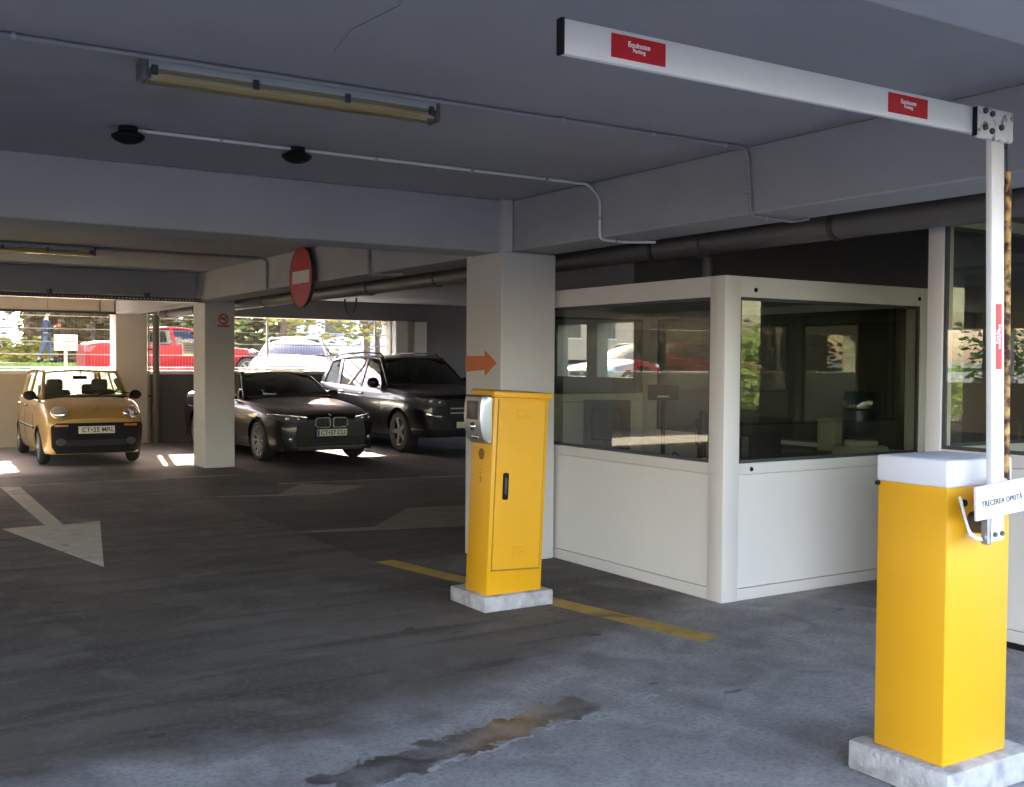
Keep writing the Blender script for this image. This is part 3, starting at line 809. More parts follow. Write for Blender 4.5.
# --- small gold hatchback
gold = Car('hatchback_car', 'small gold hatchback with round headlights parked facing out by the back wall', (3.385, 17.08, 0), R(-1.0), dict(
    L=3.50, zb=0.19, wr=0.27, ww=0.155, wy=(0.63, 2.97), spokes=6, sw=0.03, rim=0.185, paint=M['gold_paint'], rearglass=M['glass_dusty'], glass=M['glass_car'],
    W=[(0, 0.55), (0.06, 0.645), (0.16, 0.70), (0.35, 0.735), (0.8, 0.748), (1.75, 0.75), (2.7, 0.748), (3.2, 0.72), (3.4, 0.67), (3.5, 0.58)],
    zs=[(0, 0.69), (0.10, 0.80), (0.30, 0.885), (0.65, 0.955), (1.2, 0.97), (2.6, 0.985), (3.3, 0.98), (3.5, 0.93)],
    zc=[(0, 0.72), (0.10, 0.84), (0.30, 0.935), (0.66, 1.035), (0.9, 1.03), (1.5, 1.0), (3.0, 1.0), (3.36, 1.02), (3.5, 0.96)],
    doors=(1.02, 1.98, 2.66), dl=0.04, handles=(1.75, 2.55), handle=M['black'],
    cab=dict(a=0.60, rf=1.22, rr=3.02, d=3.38, wr=0.555, crown=0.03, bow=0.20, pr=0.030,
        roof=[(0.9, 1.36), (1.25, 1.42), (1.7, 1.452), (2.3, 1.45), (3.05, 1.40), (3.4, 1.32)],
        solid=[((1.96, 0.95), (2.04, 0.95), (2.06, 1.42), (2.0, 1.42)), ((2.86, 0.95), (3.32, 0.95), (3.00, 1.38), (2.86, 1.39)), ((0.86, 0.94), (1.02, 0.95), (1.06, 1.13), (0.98, 1.13))],
        win=[[(1.04, 0.965), (1.97, 0.975), (2.01, 1.41), (1.48, 1.40), (1.16, 1.22)], [(2.03, 0.975), (2.87, 0.985), (2.87, 1.36), (2.62, 1.40), (2.05, 1.41)]],
        seat=(1.55, 2.45), st=1.24)))
def ell(cx, cz, rx, rz, n=22, tilt=0.0):
    return [(cx + rx * math.cos(2 * PI * k / n) * math.cos(tilt) - rz * math.sin(2 * PI * k / n) * math.sin(tilt), cz + rx * math.cos(2 * PI * k / n) * math.sin(tilt) + rz * math.sin(2 * PI * k / n) * math.cos(tilt)) for k in range(n)]
def round_lamp(c, x, y, z, rx, rz, yawl):
    rot = Matrix.Rotation(yawl, 4, 'Z') @ Matrix.Rotation(R(-25), 4, 'X')
    b = MB().sphere((x, y + 0.055, z), 1.0, (rx, 0.06, rz), rot, 28, 18).build('headlight', M['reflector'], c.root)
    b['label'] = 'round chrome headlight'
    r = MB(); pts = []
    for k in range(28):
        a = 2 * PI * k / 28
        pts.append(Vector((x, y + 0.055, z)) + rot @ Vector((rx * 1.02 * math.cos(a), -0.012, rz * 1.02 * math.sin(a))))
    r.tube(pts, 0.009, 6, closed=True).build('lamp_ring', M['gold_paint'], b)
    MB().sphere((x, y + 0.055, z), 1.0, (rx * 1.03, 0.072, rz * 1.03), rot, 28, 18).build('lens', M['glass_lens'], b)
    MB().sphere((x + 0.02, y + 0.035, z), 1.0, (0.045, 0.05, 0.045), rot, 16, 10).build('bulb', M['chrome'], b)
for sd in (-1, 1):
    round_lamp(gold, sd * 0.505, 0.012, 0.808, 0.138, 0.104, sd * R(22))
# black lower bumper, body coloured corners stay gold
o = gold.decal([(-0.62, 0.30), (-0.56, 0.20), (0.66, 0.20), (0.725, 0.26), (0.725, 0.60), (0.66, 0.655), (-0.56, 0.655), (-0.63, 0.60)], 'bumper', M['black'], 0.040, 0.07)
o['label'] = 'black plastic bumper'
gold.decal([(-0.42, 0.315), (0.42, 0.315), (0.46, 0.37), (0.42, 0.40), (-0.42, 0.40), (-0.46, 0.37)], 'air_intake', M['rubber'], 0.045, 0.03)
for sd in (-1, 1):
    gold.decal(ell(sd * 0.50, 0.375, 0.07, 0.055, 16), 'fog_lamp', M['dark_grey'], 0.046, 0.03)
    gold.decal([(sd * 0.40, 0.605), (sd * 0.59, 0.605), (sd * 0.59, 0.635), (sd * 0.40, 0.635)], 'indicator', M['amber'], 0.044, 0.02, sub=2)
gold.wrap(0.22, 0.55, 0.30, 'rear_bumper', M['gold_paint'], 0.015, rear=True)
gold.numberplate('CT\u202225 MRL', 0.552, -0.047, eu=False)
gold.mirror_pod(1.02, 1.045, M['black'], (0.095, 0.06, 0.075))
wipers(gold, 0.62, 1.04, None)
MB().sphere((0, 0.09, 0.86), 1.0, (0.035, 0.008, 0.022), Matrix.Rotation(R(-40), 4, 'X'), 14, 8).build('bonnet_badge', M['chrome'], gold.root)
gold.strip([(0.92, 0.55), (2.6, 0.56)], 'side_moulding', M['black'], 0.035, 0.002)
gold.decal([(-0.62, 0.70), (-0.46, 0.70), (-0.46, 0.92), (-0.60, 0.92)], 'tail_light', M['red_lens'], 0.006, 0.02, rear=True)
gold.decal([(0.62, 0.70), (0.46, 0.70), (0.46, 0.92), (0.60, 0.92)], 'tail_light', M['red_lens'], 0.006, 0.02, rear=True)

# --- dark grey saloon
def saloon_spec(paint, glass_, **kw):
    d = dict(L=4.90, zb=0.20, wr=0.33, ww=0.22, wy=(0.83, 3.80), spokes=10, sw=0.012, pair=0.0, rim=0.245, paint=paint, glass=glass_,
        W=[(0, 0.60), (0.05, 0.70), (0.14, 0.79), (0.32, 0.865), (0.7, 0.915), (1.4, 0.93), (3.4, 0.93), (4.2, 0.91), (4.6, 0.85), (4.8, 0.78), (4.9, 0.68)],
        zs=[(0, 0.66), (0.10, 0.715), (0.45, 0.79), (1.0, 0.87), (1.7, 0.93), (2.8, 0.965), (4.0, 0.99), (4.6, 0.985), (4.9, 0.93)],
        zc=[(0, 0.69), (0.10, 0.77), (0.45, 0.865), (1.0, 0.945), (1.50, 1.005), (1.9, 1.0), (2.8, 1.0), (4.2, 1.06), (4.6, 1.06), (4.9, 0.98)],
        doors=(1.72, 2.72, 3.62), dl=0.06, handles=(2.45, 3.40),
        cab=dict(a=1.45, rf=2.22, rr=3.42, d=4.22, wr=0.60, crown=0.03, bow=0.22, pr=0.032,
            roof=[(1.7, 1.28), (2.25, 1.395), (2.75, 1.432), (3.3, 1.405), (3.7, 1.33), (4.2, 1.16)],
            solid=[((2.70, 0.94), (2.80, 0.945), (2.84, 1.41), (2.76, 1.41)), ((3.72, 0.98), (4.18, 1.0), (3.62, 1.31), (3.52, 1.31))],
            win=[[(1.92, 0.955), (2.72, 0.96), (2.78, 1.40), (2.42, 1.37), (2.14, 1.19)], [(2.79, 0.96), (3.74, 0.985), (3.74, 1.15), (3.54, 1.30), (2.83, 1.40)]],
            seat=(2.45, 3.35), st=1.22))
    d.update(kw); return d
bmw = Car('sedan_car', 'dark grey sedan with silver multi-spoke wheels parked behind the column', (6.72, 15.97, 0), R(2.6), saloon_spec(M['grey_paint'], M['glass_dark']))
for sd in (-1, 1):
    # headlight unit with two lamp rings
    h = bmw.decal([(sd * 0.42, 0.655), (sd * 0.60, 0.64), (sd * 0.78, 0.66), (sd * 0.865, 0.735), (sd * 0.84, 0.765), (sd * 0.70, 0.755), (sd * 0.50, 0.735), (sd * 0.42, 0.71)], 'headlight', M['dark_grey'], 0.004, 0.03)
    for x_, r_ in ((0.55, 0.034), (0.70, 0.040)):
        y_ = bmw.yfront(x_, 0.70)
        MB().sphere((sd * x_, y_ + 0.008, 0.702), 1.0, (r_, 0.03, r_), None, 18, 12).build('lamp_projector', M['reflector'], h)
    bmw.decal([(sd * 0.42, 0.735), (sd * 0.60, 0.755), (sd * 0.80, 0.775), (sd * 0.86, 0.768), (sd * 0.86, 0.758), (sd * 0.70, 0.752), (sd * 0.50, 0.728), (sd * 0.42, 0.715)], 'lamp_brow', M['reflector'], 0.010, 0.02, parent=h)
    # kidney grille half
    kk = [(sd * 0.025, 0.575), (sd * 0.05, 0.555), (sd * 0.24, 0.56), (sd * 0.285, 0.60), (sd * 0.275, 0.69), (sd * 0.24, 0.715), (sd * 0.06, 0.72), (sd * 0.025, 0.70)]
    g = bmw.decal(kk, 'grille', M['dark_chrome'], 0.020, 0.03)
    cx = sum(p[0] for p in kk) / 8; cz = sum(p[1] for p in kk) / 8
    bmw.decal([(cx + (p[0] - cx) * 0.90, cz + (p[1] - cz) * 0.86) for p in kk], 'grille_opening', M['rubber'], 0.024, 0.02, parent=g)
    sl_ = MB()
    for k_ in range(7):
        xx = sd * (0.06 + 0.032 * k_); sl_.box(xx - 0.004, xx + 0.004, -0.030, -0.018, 0.58, 0.70)
    sl_.build('grille_slats', M['dark_grey'], g, smooth=False)
    # lower side intake and fog lamp
    f = bmw.decal([(sd * 0.48, 0.31), (sd * 0.74, 0.33), (sd * 0.79, 0.43), (sd * 0.70, 0.44), (sd * 0.50, 0.40)], 'air_intake', M['rubber'], 0.006, 0.03)
    MB().sphere((sd * 0.665, bmw.yfront(0.665, 0.385) - 0.0, 0.385), 1.0, (0.042, 0.03, 0.042), None, 18, 10).build('fog_lamp', M['reflector'], f)
bmw.decal([(-0.42, 0.27), (0.42, 0.27), (0.47, 0.37), (0.42, 0.40), (-0.42, 0.40), (-0.47, 0.37)], 'air_intake', M['rubber'], 0.006, 0.03)
bmw.decal([(-0.62, 0.24), (0.62, 0.24), (0.66, 0.262), (-0.66, 0.262)], 'lower_lip', M['dark_grey'], 0.02, 0.04)
bmw.strip([(0.35, 0.62), (1.2, 0.70), (2.6, 0.74), (4.4, 0.78)], 'body_crease', M['grey_paint'], 0.018, -0.002)
pl = bmw.numberplate('CT\u202257 CLI', 0.478, -0.022)
bd = MB().sphere((0, 0.07, 0.752), 1.0, (0.041, 0.012, 0.041), Matrix.Rotation(R(-35), 4, 'X'), 20, 12).build('bonnet_badge', M['black'], bmw.root)
bd['label'] = 'round bonnet badge with blue and white quarters'
for k_ in range(4):
    a0 = PI / 2 * k_; pts = [(0, 0, 0)] + [(0.027 * math.cos(a0 + PI / 2 * q / 5), 0, 0.027 * math.sin(a0 + PI / 2 * q / 5)) for q in range(6)]
    mm = Matrix.Translation((0, 0.059, 0.759)) @ Matrix.Rotation(R(-35), 4, 'X')
    MB().prism([mm @ Vector(p) for p in pts], mm.to_3x3() @ Vector((0, 0.006, 0))).build('badge_quarter', M['white_ink'] if k_ % 2 else M['plate_blue'], bd, smooth=False)
bmw.mirror_pod(1.98, 1.03, M['grey_paint'], (0.11, 0.07, 0.07))
wipers(bmw, 1.43, 1.01, None)
for sd in (-1, 1):
    bmw.decal([(sd * 0.50, 0.80), (sd * 0.78, 0.80), (sd * 0.78, 0.93), (sd * 0.52, 0.94)], 'tail_light', M['red_lens'], 0.006, 0.02, rear=True)
# parking permit on the dashboard
MB().box(-0.42, -0.22, 1.70, 1.82, 1.022, 1.030).build('paper_slip', M['paper'], bmw.root, smooth=False)

# --- black SUV
suv = Car('suv_car', 'black suv with roof rails parked beside the sedan', (9.50, 16.42, 0), R(1.2), dict(
    L=4.80, zb=0.30, wr=0.37, ww=0.25, wy=(0.87, 3.78), spokes=5, sw=0.035, rim=0.25, paint=M['black_paint'], glass=M['glass_dark'],
    W=[(0, 0.66), (0.05, 0.76), (0.14, 0.84), (0.32, 0.91), (0.7, 0.955), (1.4, 0.965), (3.4, 0.965), (4.2, 0.95), (4.55, 0.90), (4.72, 0.84), (4.8, 0.74)],
    zs=[(0, 0.94), (0.10, 1.0), (0.45, 1.045), (1.0, 1.09), (1.6, 1.11), (2.8, 1.13), (4.0, 1.17), (4.6, 1.18), (4.8, 1.12)],
    zc=[(0, 0.96), (0.10, 1.045), (0.45, 1.12), (1.0, 1.17), (1.32, 1.20), (1.8, 1.18), (2.8, 1.16), (4.2, 1.19), (4.65, 1.21), (4.8, 1.14)],
    doors=(1.55, 2.55, 3.45), dl=0.05, handles=(2.30, 3.20),
    cab=dict(a=1.27, rf=2.0, rr=4.35, d=4.70, wr=0.66, crown=0.03, bow=0.22, pr=0.036,
        roof=[(1.5, 1.56), (2.0, 1.665), (2.6, 1.715), (3.4, 1.71), (4.1, 1.655), (4.7, 1.55)],
        solid=[((2.54, 1.11), (2.64, 1.115), (2.66, 1.69), (2.58, 1.69)), ((3.50, 1.14), (3.62, 1.145), (3.86, 1.65), (3.74, 1.66)), ((4.35, 1.16), (4.66, 1.17), (4.40, 1.60), (4.28, 1.61))],
        win=[[(1.70, 1.12), (2.56, 1.13), (2.60, 1.68), (2.22, 1.66), (1.92, 1.43)], [(2.63, 1.13), (3.52, 1.15), (3.76, 1.65), (2.65, 1.68)], [(3.61, 1.155), (4.36, 1.18), (4.28, 1.60), (3.85, 1.64)]],
        seat=(2.35, 3.25), st=1.45)))
for sd in (-1, 1):
    h = suv.decal([(sd * 0.46, 0.86), (sd * 0.62, 0.84), (sd * 0.82, 0.875), (sd * 0.905, 0.97), (sd * 0.86, 1.0), (sd * 0.66, 0.975), (sd * 0.48, 0.95)], 'headlight', M['dark_grey'], 0.004, 0.03)
    for x_, z_, r_ in ((0.58, 0.905, 0.045), (0.72, 0.925, 0.048)):
        MB().sphere((sd * x_, suv.yfront(x_, z_) + 0.01, z_), 1.0, (r_, 0.03, r_), None, 18, 12).build('lamp_projector', M['reflector'], h)
    suv.decal([(sd * 0.74, 0.955), (sd * 0.87, 0.985), (sd * 0.885, 0.965), (sd * 0.82, 0.925)], 'lamp_corner', M['reflector'], 0.010, 0.02, parent=h)
    f = suv.decal([(sd * 0.52, 0.60), (sd * 0.80, 0.63), (sd * 0.84, 0.69), (sd * 0.80, 0.71), (sd * 0.52, 0.67)], 'air_intake', M['rubber'], 0.006, 0.03)
    suv.decal([(sd * 0.54, 0.675), (sd * 0.66, 0.682), (sd * 0.80, 0.718), (sd * 0.82, 0.705), (sd * 0.68, 0.660), (sd * 0.54, 0.650)], 'running_light', M['reflector'], 0.014, 0.02, parent=f)
    suv.decal([(sd * 0.50, 0.80), (sd * 0.76, 0.83), (sd * 0.76, 1.05), (sd * 0.60, 1.05)], 'tail_light', M['red_lens'], 0.006, 0.02, rear=True)
    rl = MB(); x_ = sd * 0.60
    rl.tube([(x_, 2.15, 1.705), (x_, 2.25, 1.765), (x_, 3.0, 1.785), (x_, 3.8, 1.77), (x_, 4.2, 1.735), (x_, 4.28, 1.675)], 0.017, 8)
    rl.build('roof_rail', M['dark_grey'], suv.root)
g = suv.decal([(-0.40, 0.62), (0.40, 0.62), (0.43, 0.74), (0.36, 0.93), (-0.36, 0.93), (-0.43, 0.74)], 'grille', M['rubber'], 0.010, 0.03)
gs = MB()
for z_ in (0.72, 0.80): gs.box(-0.38, 0.38, -0.028, -0.008, z_ - 0.012, z_ + 0.012, 0.004, 1)
gs.build('grille_slats', M['alu'], g)
st = MB(); pts = [(0.085 * math.cos(2 * PI * k / 28), -0.03, 0.78 + 0.085 * math.sin(2 * PI * k / 28)) for k in range(28)]
st.tube(pts, 0.009, 6, closed=True)
for a in (90, 210, 330): st.cyl((0, -0.03, 0.78), (0.083 * math.cos(R(a)), -0.03, 0.78 + 0.083 * math.sin(R(a))), 0.012, 0.004, 8)
o = st.build('grille_emblem', M['chrome'], g); o['label'] = 'chrome ring emblem with three points'
suv.numberplate('', 0.51, -0.018)
suv.wrap(0.31, 0.42, 0.42, 'lower_guard', M['black'], 0.012)
suv.strip([(0.5, 0.90), (1.6, 0.93), (3.4, 0.99), (4.5, 1.03)], 'body_crease', M['black_paint'], 0.02, -0.002)
suv.mirror_pod(1.78, 1.22, M['black_paint'], (0.12, 0.075, 0.10))
wipers(suv, 1.24, 1.205, None)

# --- cars outside
def outside_saloon(name, label, loc, yaw, paint, simple=True):
    sp = saloon_spec(paint, M['glass_dark'], spokes=7, sw=0.02)
    c = Car(name, label, loc, yaw, sp)
    for sd in (-1, 1):
        h = c.decal([(sd * 0.44, 0.63), (sd * 0.62, 0.62), (sd * 0.84, 0.70), (sd * 0.80, 0.775), (sd * 0.60, 0.745), (sd * 0.46, 0.70)], 'headlight', M['reflector'], 0.004, 0.03)
        c.decal([(sd * 0.56, 0.655), (sd * 0.70, 0.665), (sd * 0.74, 0.715), (sd * 0.62, 0.715)], 'lamp_projector', M['dark_grey'], 0.008, 0.02, parent=h)
        c.decal([(sd * 0.50, 0.78), (sd * 0.78, 0.78), (sd * 0.80, 0.93), (sd * 0.52, 0.93)], 'tail_light', M['red_lens'], 0.006, 0.02, rear=True)
    g = c.decal([(-0.40, 0.565), (0.40, 0.565), (0.40, 0.655), (-0.40, 0.655)], 'grille', M['rubber'], 0.008, 0.03)
    c.decal([(-0.06, 0.56), (0.06, 0.56), (0.06, 0.66), (-0.06, 0.66)], 'grille_bar', paint, 0.016, 0.02, parent=g)
    c.decal([(-0.5, 0.27), (0.5, 0.27), (0.5, 0.38), (-0.5, 0.38)], 'air_intake', M['rubber'], 0.006, 0.03)
    c.mirror_pod(1.98, 1.05, paint, (0.12, 0.07, 0.075))
    return c
#@OUT
outside_saloon('sedan_car', 'silver car outside behind the fence, nose towards the garage', (8.62, 23.1, 0.76), R(-26), M['silver_paint'])
outside_saloon('sedan_car', 'bright red car parked sideways outside behind the fence', (10.3, 29.0, 1.03), R(89), M['red_paint'])
outside_saloon('sedan_car', 'red car seen only as a reflection in the booth window', (-11.0, 25.6, 0.82), R(-88), M['red_paint'])
outside_saloon('sedan_car', 'white car seen only as a reflection in the booth window', (-4.6, 24.2, 0.77), R(-15), M['white_paint'])
outside_saloon('sedan_car', 'white car outside the right wall, glimpsed through the booth windows', (16.6, 22.8, 0.73), R(-75), M['white_paint'])
outside_saloon('sedan_car', 'white car parked in front of the garage behind the viewer', (15.5, -6.2, 0.0), R(120), M['white_paint'])
#@PART3
# ------------------------------------------------------------------ guard booths
def booth(name, label, x0, x1, y0, y1, H, z_base, z_low, z_sill, z_top, pw, back_sill=None, pin=()):
    org = (x0, y0, 0); t = thing(name, label, 'booth', org); W_, P_ = M['white_frame'], M['white_panel']
    for (px, py) in ((x0, y0), (x1 - pw, y0), (x0, y1 - pw), (x1 - pw, y1 - pw)):
        MB().box(px, px + pw, py, py + pw, 0, H, 0.005, 2).build('corner_post', W_, t, org)
    d = 0.055; e = 0.006
    sides = {'front': ('x', x0 + pw, x1 - pw, y0), 'rear': ('x', x0 + pw, x1 - pw, y1 - d), 'left': ('y', y0 + pw, y1 - pw, x0), 'right': ('y', y0 + pw, y1 - pw, x1 - d)}
    for s, (ax_, a, b, c) in sides.items():
        zs_ = back_sill if (back_sill and s == 'rear') else z_sill
        def bx(mb, u0, u1, v0, v1, za, zb, bev=0.003):
            if ax_ == 'x': mb.box(u0, u1, v0, v1, za, zb, bev, 1)
            else: mb.box(v0, v1, u0, u1, za, zb, bev, 1)
            return mb
        bx(MB(), a, b, c + e, c + d, z_top, H).build('top_rail', W_, t, org)
        bx(MB(), a, b, c + e, c + d, zs_ - 0.075, zs_).build('sill_rail', W_, t, org)
        bx(MB(), a, b, c + 0.012, c + d - 0.006, z_base + 0.004, zs_ - 0.078).build('lower_panel', P_, t, org)
        bx(MB(), a, b, c + e, c + d, 0.0, z_base).build('base_rail', W_, t, org)
        # bead round the pane, then the pane
        mb = MB(); g = 0.022
        for (u0, u1, za, zb) in ((a, a + g, zs_, z_top), (b - g, b, zs_, z_top), (a + g, b - g, zs_, zs_ + g), (a + g, b - g, z_top - g, z_top)):
            bx(mb, u0, u1, c + 0.016, c + 0.036, za, zb, 0.0)
        fr = mb.build('window_bead', M['dark_grey'] , t, org, smooth=False)
        bx(MB(), a + 0.004, b - 0.004, c + 0.022, c + 0.029, zs_ + 0.004, z_top - 0.004, 0).build('window_pane', M['glass_booth'], t, org, smooth=False)
    MB().box(x0 + 0.01, x1 - 0.01, y0 + 0.01, y1 - 0.01, H - 0.04, H - 0.012).build('roof', M['wall_grey'], t, org)
    MB().box(x0 + 0.06, x1 - 0.06, y0 + 0.06, y1 - 0.06, H - 0.075, H - 0.045).build('ceiling_panel', M['booth_wall'], t, org)
    MB().box(x0 + 0.06, x1 - 0.06, y0 + 0.06, y1 - 0.06, 0.002, 0.03).build('floor_panel', M['booth_floor'], t, org)
    for p in pin:
        MB().cyl(p, (p[0], p[1] - 0.008, p[2]), 0.016, 0.013, 14).build('bolt_cap', M['black'], t, org)
    return t
booth('guard_booth', 'white guard booth with big windows behind the yellow ticket machine', 5.024, 7.205, 5.295, 8.68, 2.195, 0.08, 0.855, 0.932, 2.056, 0.145,
      back_sill=1.30, pin=((5.309, 5.301, 2.107), (7.035, 5.301, 2.112), (5.29, 5.301, 0.890)))
booth('guard_booth', 'taller white booth at the right edge, behind the barrier', 5.656, 8.34, 1.85, 4.205, 2.60, 0.10, 0.965, 1.10, 2.46, 0.105)
MB_ = MB().box(5.650, 5.656, 1.85, 4.205, 0.0, 0.035); o = MB_.build('base_strip', M['black'], bpy.data.objects['guard_booth.001'], (5.656, 1.85, 0))

t = thing('reflection_blocker', 'added dark block inside the booth at the right edge, blanks window reflections', 'light blocker', (8.05, 3.45, 0.03)); g = (8.05, 3.45, 0.03)  # added cupboard shape, darkens what the near booth's front window reflects
MB().box(7.86, 8.27, 2.85, 4.08, 0.03, 2.35, 0.006, 1).build('body', M['dark_grey'], t, g)
for y in (2.87, 3.475):
    o = MB().box(7.842, 7.86, y, y + 0.585, 0.06, 2.32, 0.003, 1).build('door', M['dark_grey'], t, g)
    MB().box(7.825, 7.843, y + 0.5, y + 0.52, 1.0, 1.16, 0.003, 1).build('handle', M['alu'], o, g)
# things inside the near booth
t = thing('desk', 'dark desk along the window inside the booth', 'desk', (5.75, 6.9, 0.03)); g = (5.75, 6.9, 0.03)
MB().box(5.12, 6.25, 6.15, 8.2, 0.72, 0.75, 0.005, 1).build('desk_top', M['desk'], t, g)
for px, py in ((5.16, 6.2), (6.2, 6.2), (5.16, 8.14), (6.2, 8.14)):
    MB().box(px - 0.025, px + 0.025, py - 0.025, py + 0.025, 0.03, 0.72).build('leg', M['dark_grey'], t, g)
def monitor(label, loc, yaw, wd, ht):
    t = thing('monitor', label, 'monitor', loc); t.rotation_euler = (0, 0, yaw)
    b = MB().box(-wd / 2, wd / 2, -0.02, 0.02, 0.12, 0.12 + ht, 0.008, 2); b.box(-wd * 0.32, wd * 0.32, 0.02, 0.05, 0.2, 0.05 + ht, 0.02, 2); b.build('housing', M['black'], t)
    MB().box(-wd / 2 + 0.015, wd / 2 - 0.015, -0.023, -0.019, 0.14, 0.10 + ht).build('screen', M['screen'], t)
    MB().box(-0.03, 0.03, 0.0, 0.035, 0.01, 0.2, 0.005, 1).build('stand', M['black'], t)
    MB().box(-0.12, 0.12, -0.08, 0.10, 0.0, 0.015, 0.005, 1).build('foot', M['black'], t)
monitor('large black monitor with its back to the booth window', (5.62, 7.35, 0.75), R(140), 0.40, 0.42)
monitor('thin dark monitor seen nearly edge-on beside the customer display', (5.86, 6.42, 0.75), R(52), 0.34, 0.36)
t = thing('customer_display', 'small black display on a thin pole on the booth desk', 'display', (5.88, 6.92, 0.75)); g = (5.88, 6.92, 0.75)
MB().cyl((5.88, 6.92, 0.76), (5.88, 6.92, 1.32), 0.018, n=14).build('pole', M['black'], t, g)
MB().cyl((5.88, 6.92, 0.75), (5.88, 6.92, 0.775), 0.09, 0.07, 20).build('base', M['black'], t, g)
rz = Matrix.Rotation(R(-40), 4, 'Z')
hd = MB().box(5.75, 6.01, 6.89, 6.95, 1.30, 1.43, 0.015, 2, rz).build('display_head', M['black'], t, g)
nv = rz.to_3x3() @ Vector((0, -1, 0)); rv = rz.to_3x3() @ Vector((1, 0, 0)); pc = Vector((5.88, 6.92, 1.335)) + nv * 0.0305
text('display_digits', '0.00', 0.05, frame_m(pc, rv, (0, 0, 1)), M['white_ink'], hd, g) if False else None
MB().box(pc.x - 0.05, pc.x + 0.05, pc.y - 0.002, pc.y + 0.002, 1.325, 1.337, 0, 1, rz).build('display_line', M['white_ink'], hd, g)
def office_chair(label, loc, yaw):
    t = thing('office_chair', label, 'chair', loc); t.rotation_euler = (0, 0, yaw)
    MB().box(-0.24, 0.24, -0.24, 0.24, 0.43, 0.50, 0.03, 3).build('seat', M['black'], t)
    MB().box(-0.23, 0.23, 0.22, 0.28, 0.56, 1.08, 0.028, 3).build('backrest', M['black'], t)
    MB().box(-0.03, 0.03, 0.2, 0.25, 0.45, 0.7, 0.006, 1).build('back_bar', M['dark_grey'], t)
    MB().cyl((0, 0, 0.1), (0, 0, 0.43), 0.028).build('column', M['dark_grey'], t)
    for k in range(5):
        a = 2 * PI * k / 5
        o = MB().tube([(0, 0, 0.10), (0.28 * math.cos(a), 0.28 * math.sin(a), 0.07)], [0.024, 0.016], 8).build('foot', M['dark_grey'], t)
        MB().cyl((0.28 * math.cos(a) - 0.01, 0.28 * math.sin(a), 0.028), (0.28 * math.cos(a) + 0.015, 0.28 * math.sin(a), 0.028), 0.028, n=12).build('castor', M['black'], o)
office_chair('black office chair inside the booth just behind its corner post', (5.62, 5.82, 0.03), R(200))
office_chair('black office chair deeper in the booth, behind the desk', (6.62, 7.25, 0.03), R(-95))
for i, (x, y, z, a, lb) in enumerate(((5.34, 6.62, 0.752, 15, 'loose white papers on the booth desk nearest the corner post'), (5.40, 7.02, 0.752, -8, 'white papers on the booth desk beside the large monitor'))):
    mb = MB()
    for k in range(5):
        mb.box(x - 0.105, x + 0.105, y - 0.15, y + 0.15, z + 0.004 * k, z + 0.004 * k + 0.003, 0, 1, Matrix.Rotation(R(a + 3 * k), 4, 'Z'))
    solo(mb, 'paper_stack', M['paper'], lb, 'papers', (x, y, z), smooth=False)
solo(MB().tube(bend([(5.9, 6.80, 0.76), (5.80, 6.70, 0.84), (5.72, 6.60, 0.90), (5.80, 6.50, 0.80), (5.86, 6.46, 0.765)], 0.05), 0.006, 8), 'cable', M['black'], 'black cable looping between the displays on the booth desk', 'cable', (5.9, 6.8, 0.755))
# cabinet with a box, water cooler
t = thing('side_cabinet', 'low dark cabinet against the booth wall beside the water cooler', 'cabinet', (6.98, 6.3, 0.03)); g = (6.98, 6.3, 0.03)
MB().box(6.80, 7.13, 5.95, 6.75, 0.03, 0.90, 0.006, 1).build('body', M['desk'], t, g)
for y in (5.97, 6.36):
    o = MB().box(6.785, 6.80, y, y + 0.37, 0.08, 0.87, 0.003, 1).build('door', M['desk'], t, g)
    MB().box(6.772, 6.786, y + 0.31, y + 0.325, 0.45, 0.55, 0.003, 1).build('handle', M['alu'], o, g)
t = thing('storage_box', 'upright beige box standing left of the water cooler', 'box', (6.93, 6.06, 0.90)); g = (6.93, 6.06, 0.90)
MB().box(6.87, 6.99, 5.98, 6.14, 0.90, 1.165, 0.006, 2).build('body', M['beige'], t, g)
MB().box(6.865, 6.995, 5.975, 6.145, 1.14, 1.172, 0.006, 2).build('lid', M['beige'], t, g)
t = thing('water_cooler', 'beige water cooler with a clear bottle on top inside the booth', 'water cooler', (6.78, 5.62, 0.03)); g = (6.78, 5.62, 0.03)
o = MB().box(6.62, 6.94, 5.47, 5.78, 0.03, 0.98, 0.03, 4).build('body', M['beige'], t, g)
MB().lathe([(0.12, 0.98), (0.13, 1.0), (0.12, 1.02), (0.085, 1.025)], (6.78, 5.62, 0), 'Z', 28).build('collar', M['beige'], t, g)
MB().box(6.70, 6.76, 5.455, 5.47, 0.90, 0.94, 0.004, 1).build('badge', M['paper'], o, g)
for x in (6.73, 6.83):
    MB().cyl((x, 5.47, 0.78), (x, 5.42, 0.77), 0.014).build('tap', M['plate_blue'] if x > 6.8 else M['sign_red'], o, g)
MB().lathe([(0.04, 1.0), (0.05, 1.03), (0.13, 1.06), (0.142, 1.09), (0.142, 1.15), (0.135, 1.16), (0.142, 1.17), (0.142, 1.25), (0.135, 1.26), (0.142, 1.27), (0.142, 1.36), (0.125, 1.40), (0.05, 1.405)], (6.78, 5.62, 0), 'Z', 36).build('bottle', M['glass_bottle'], t, g)

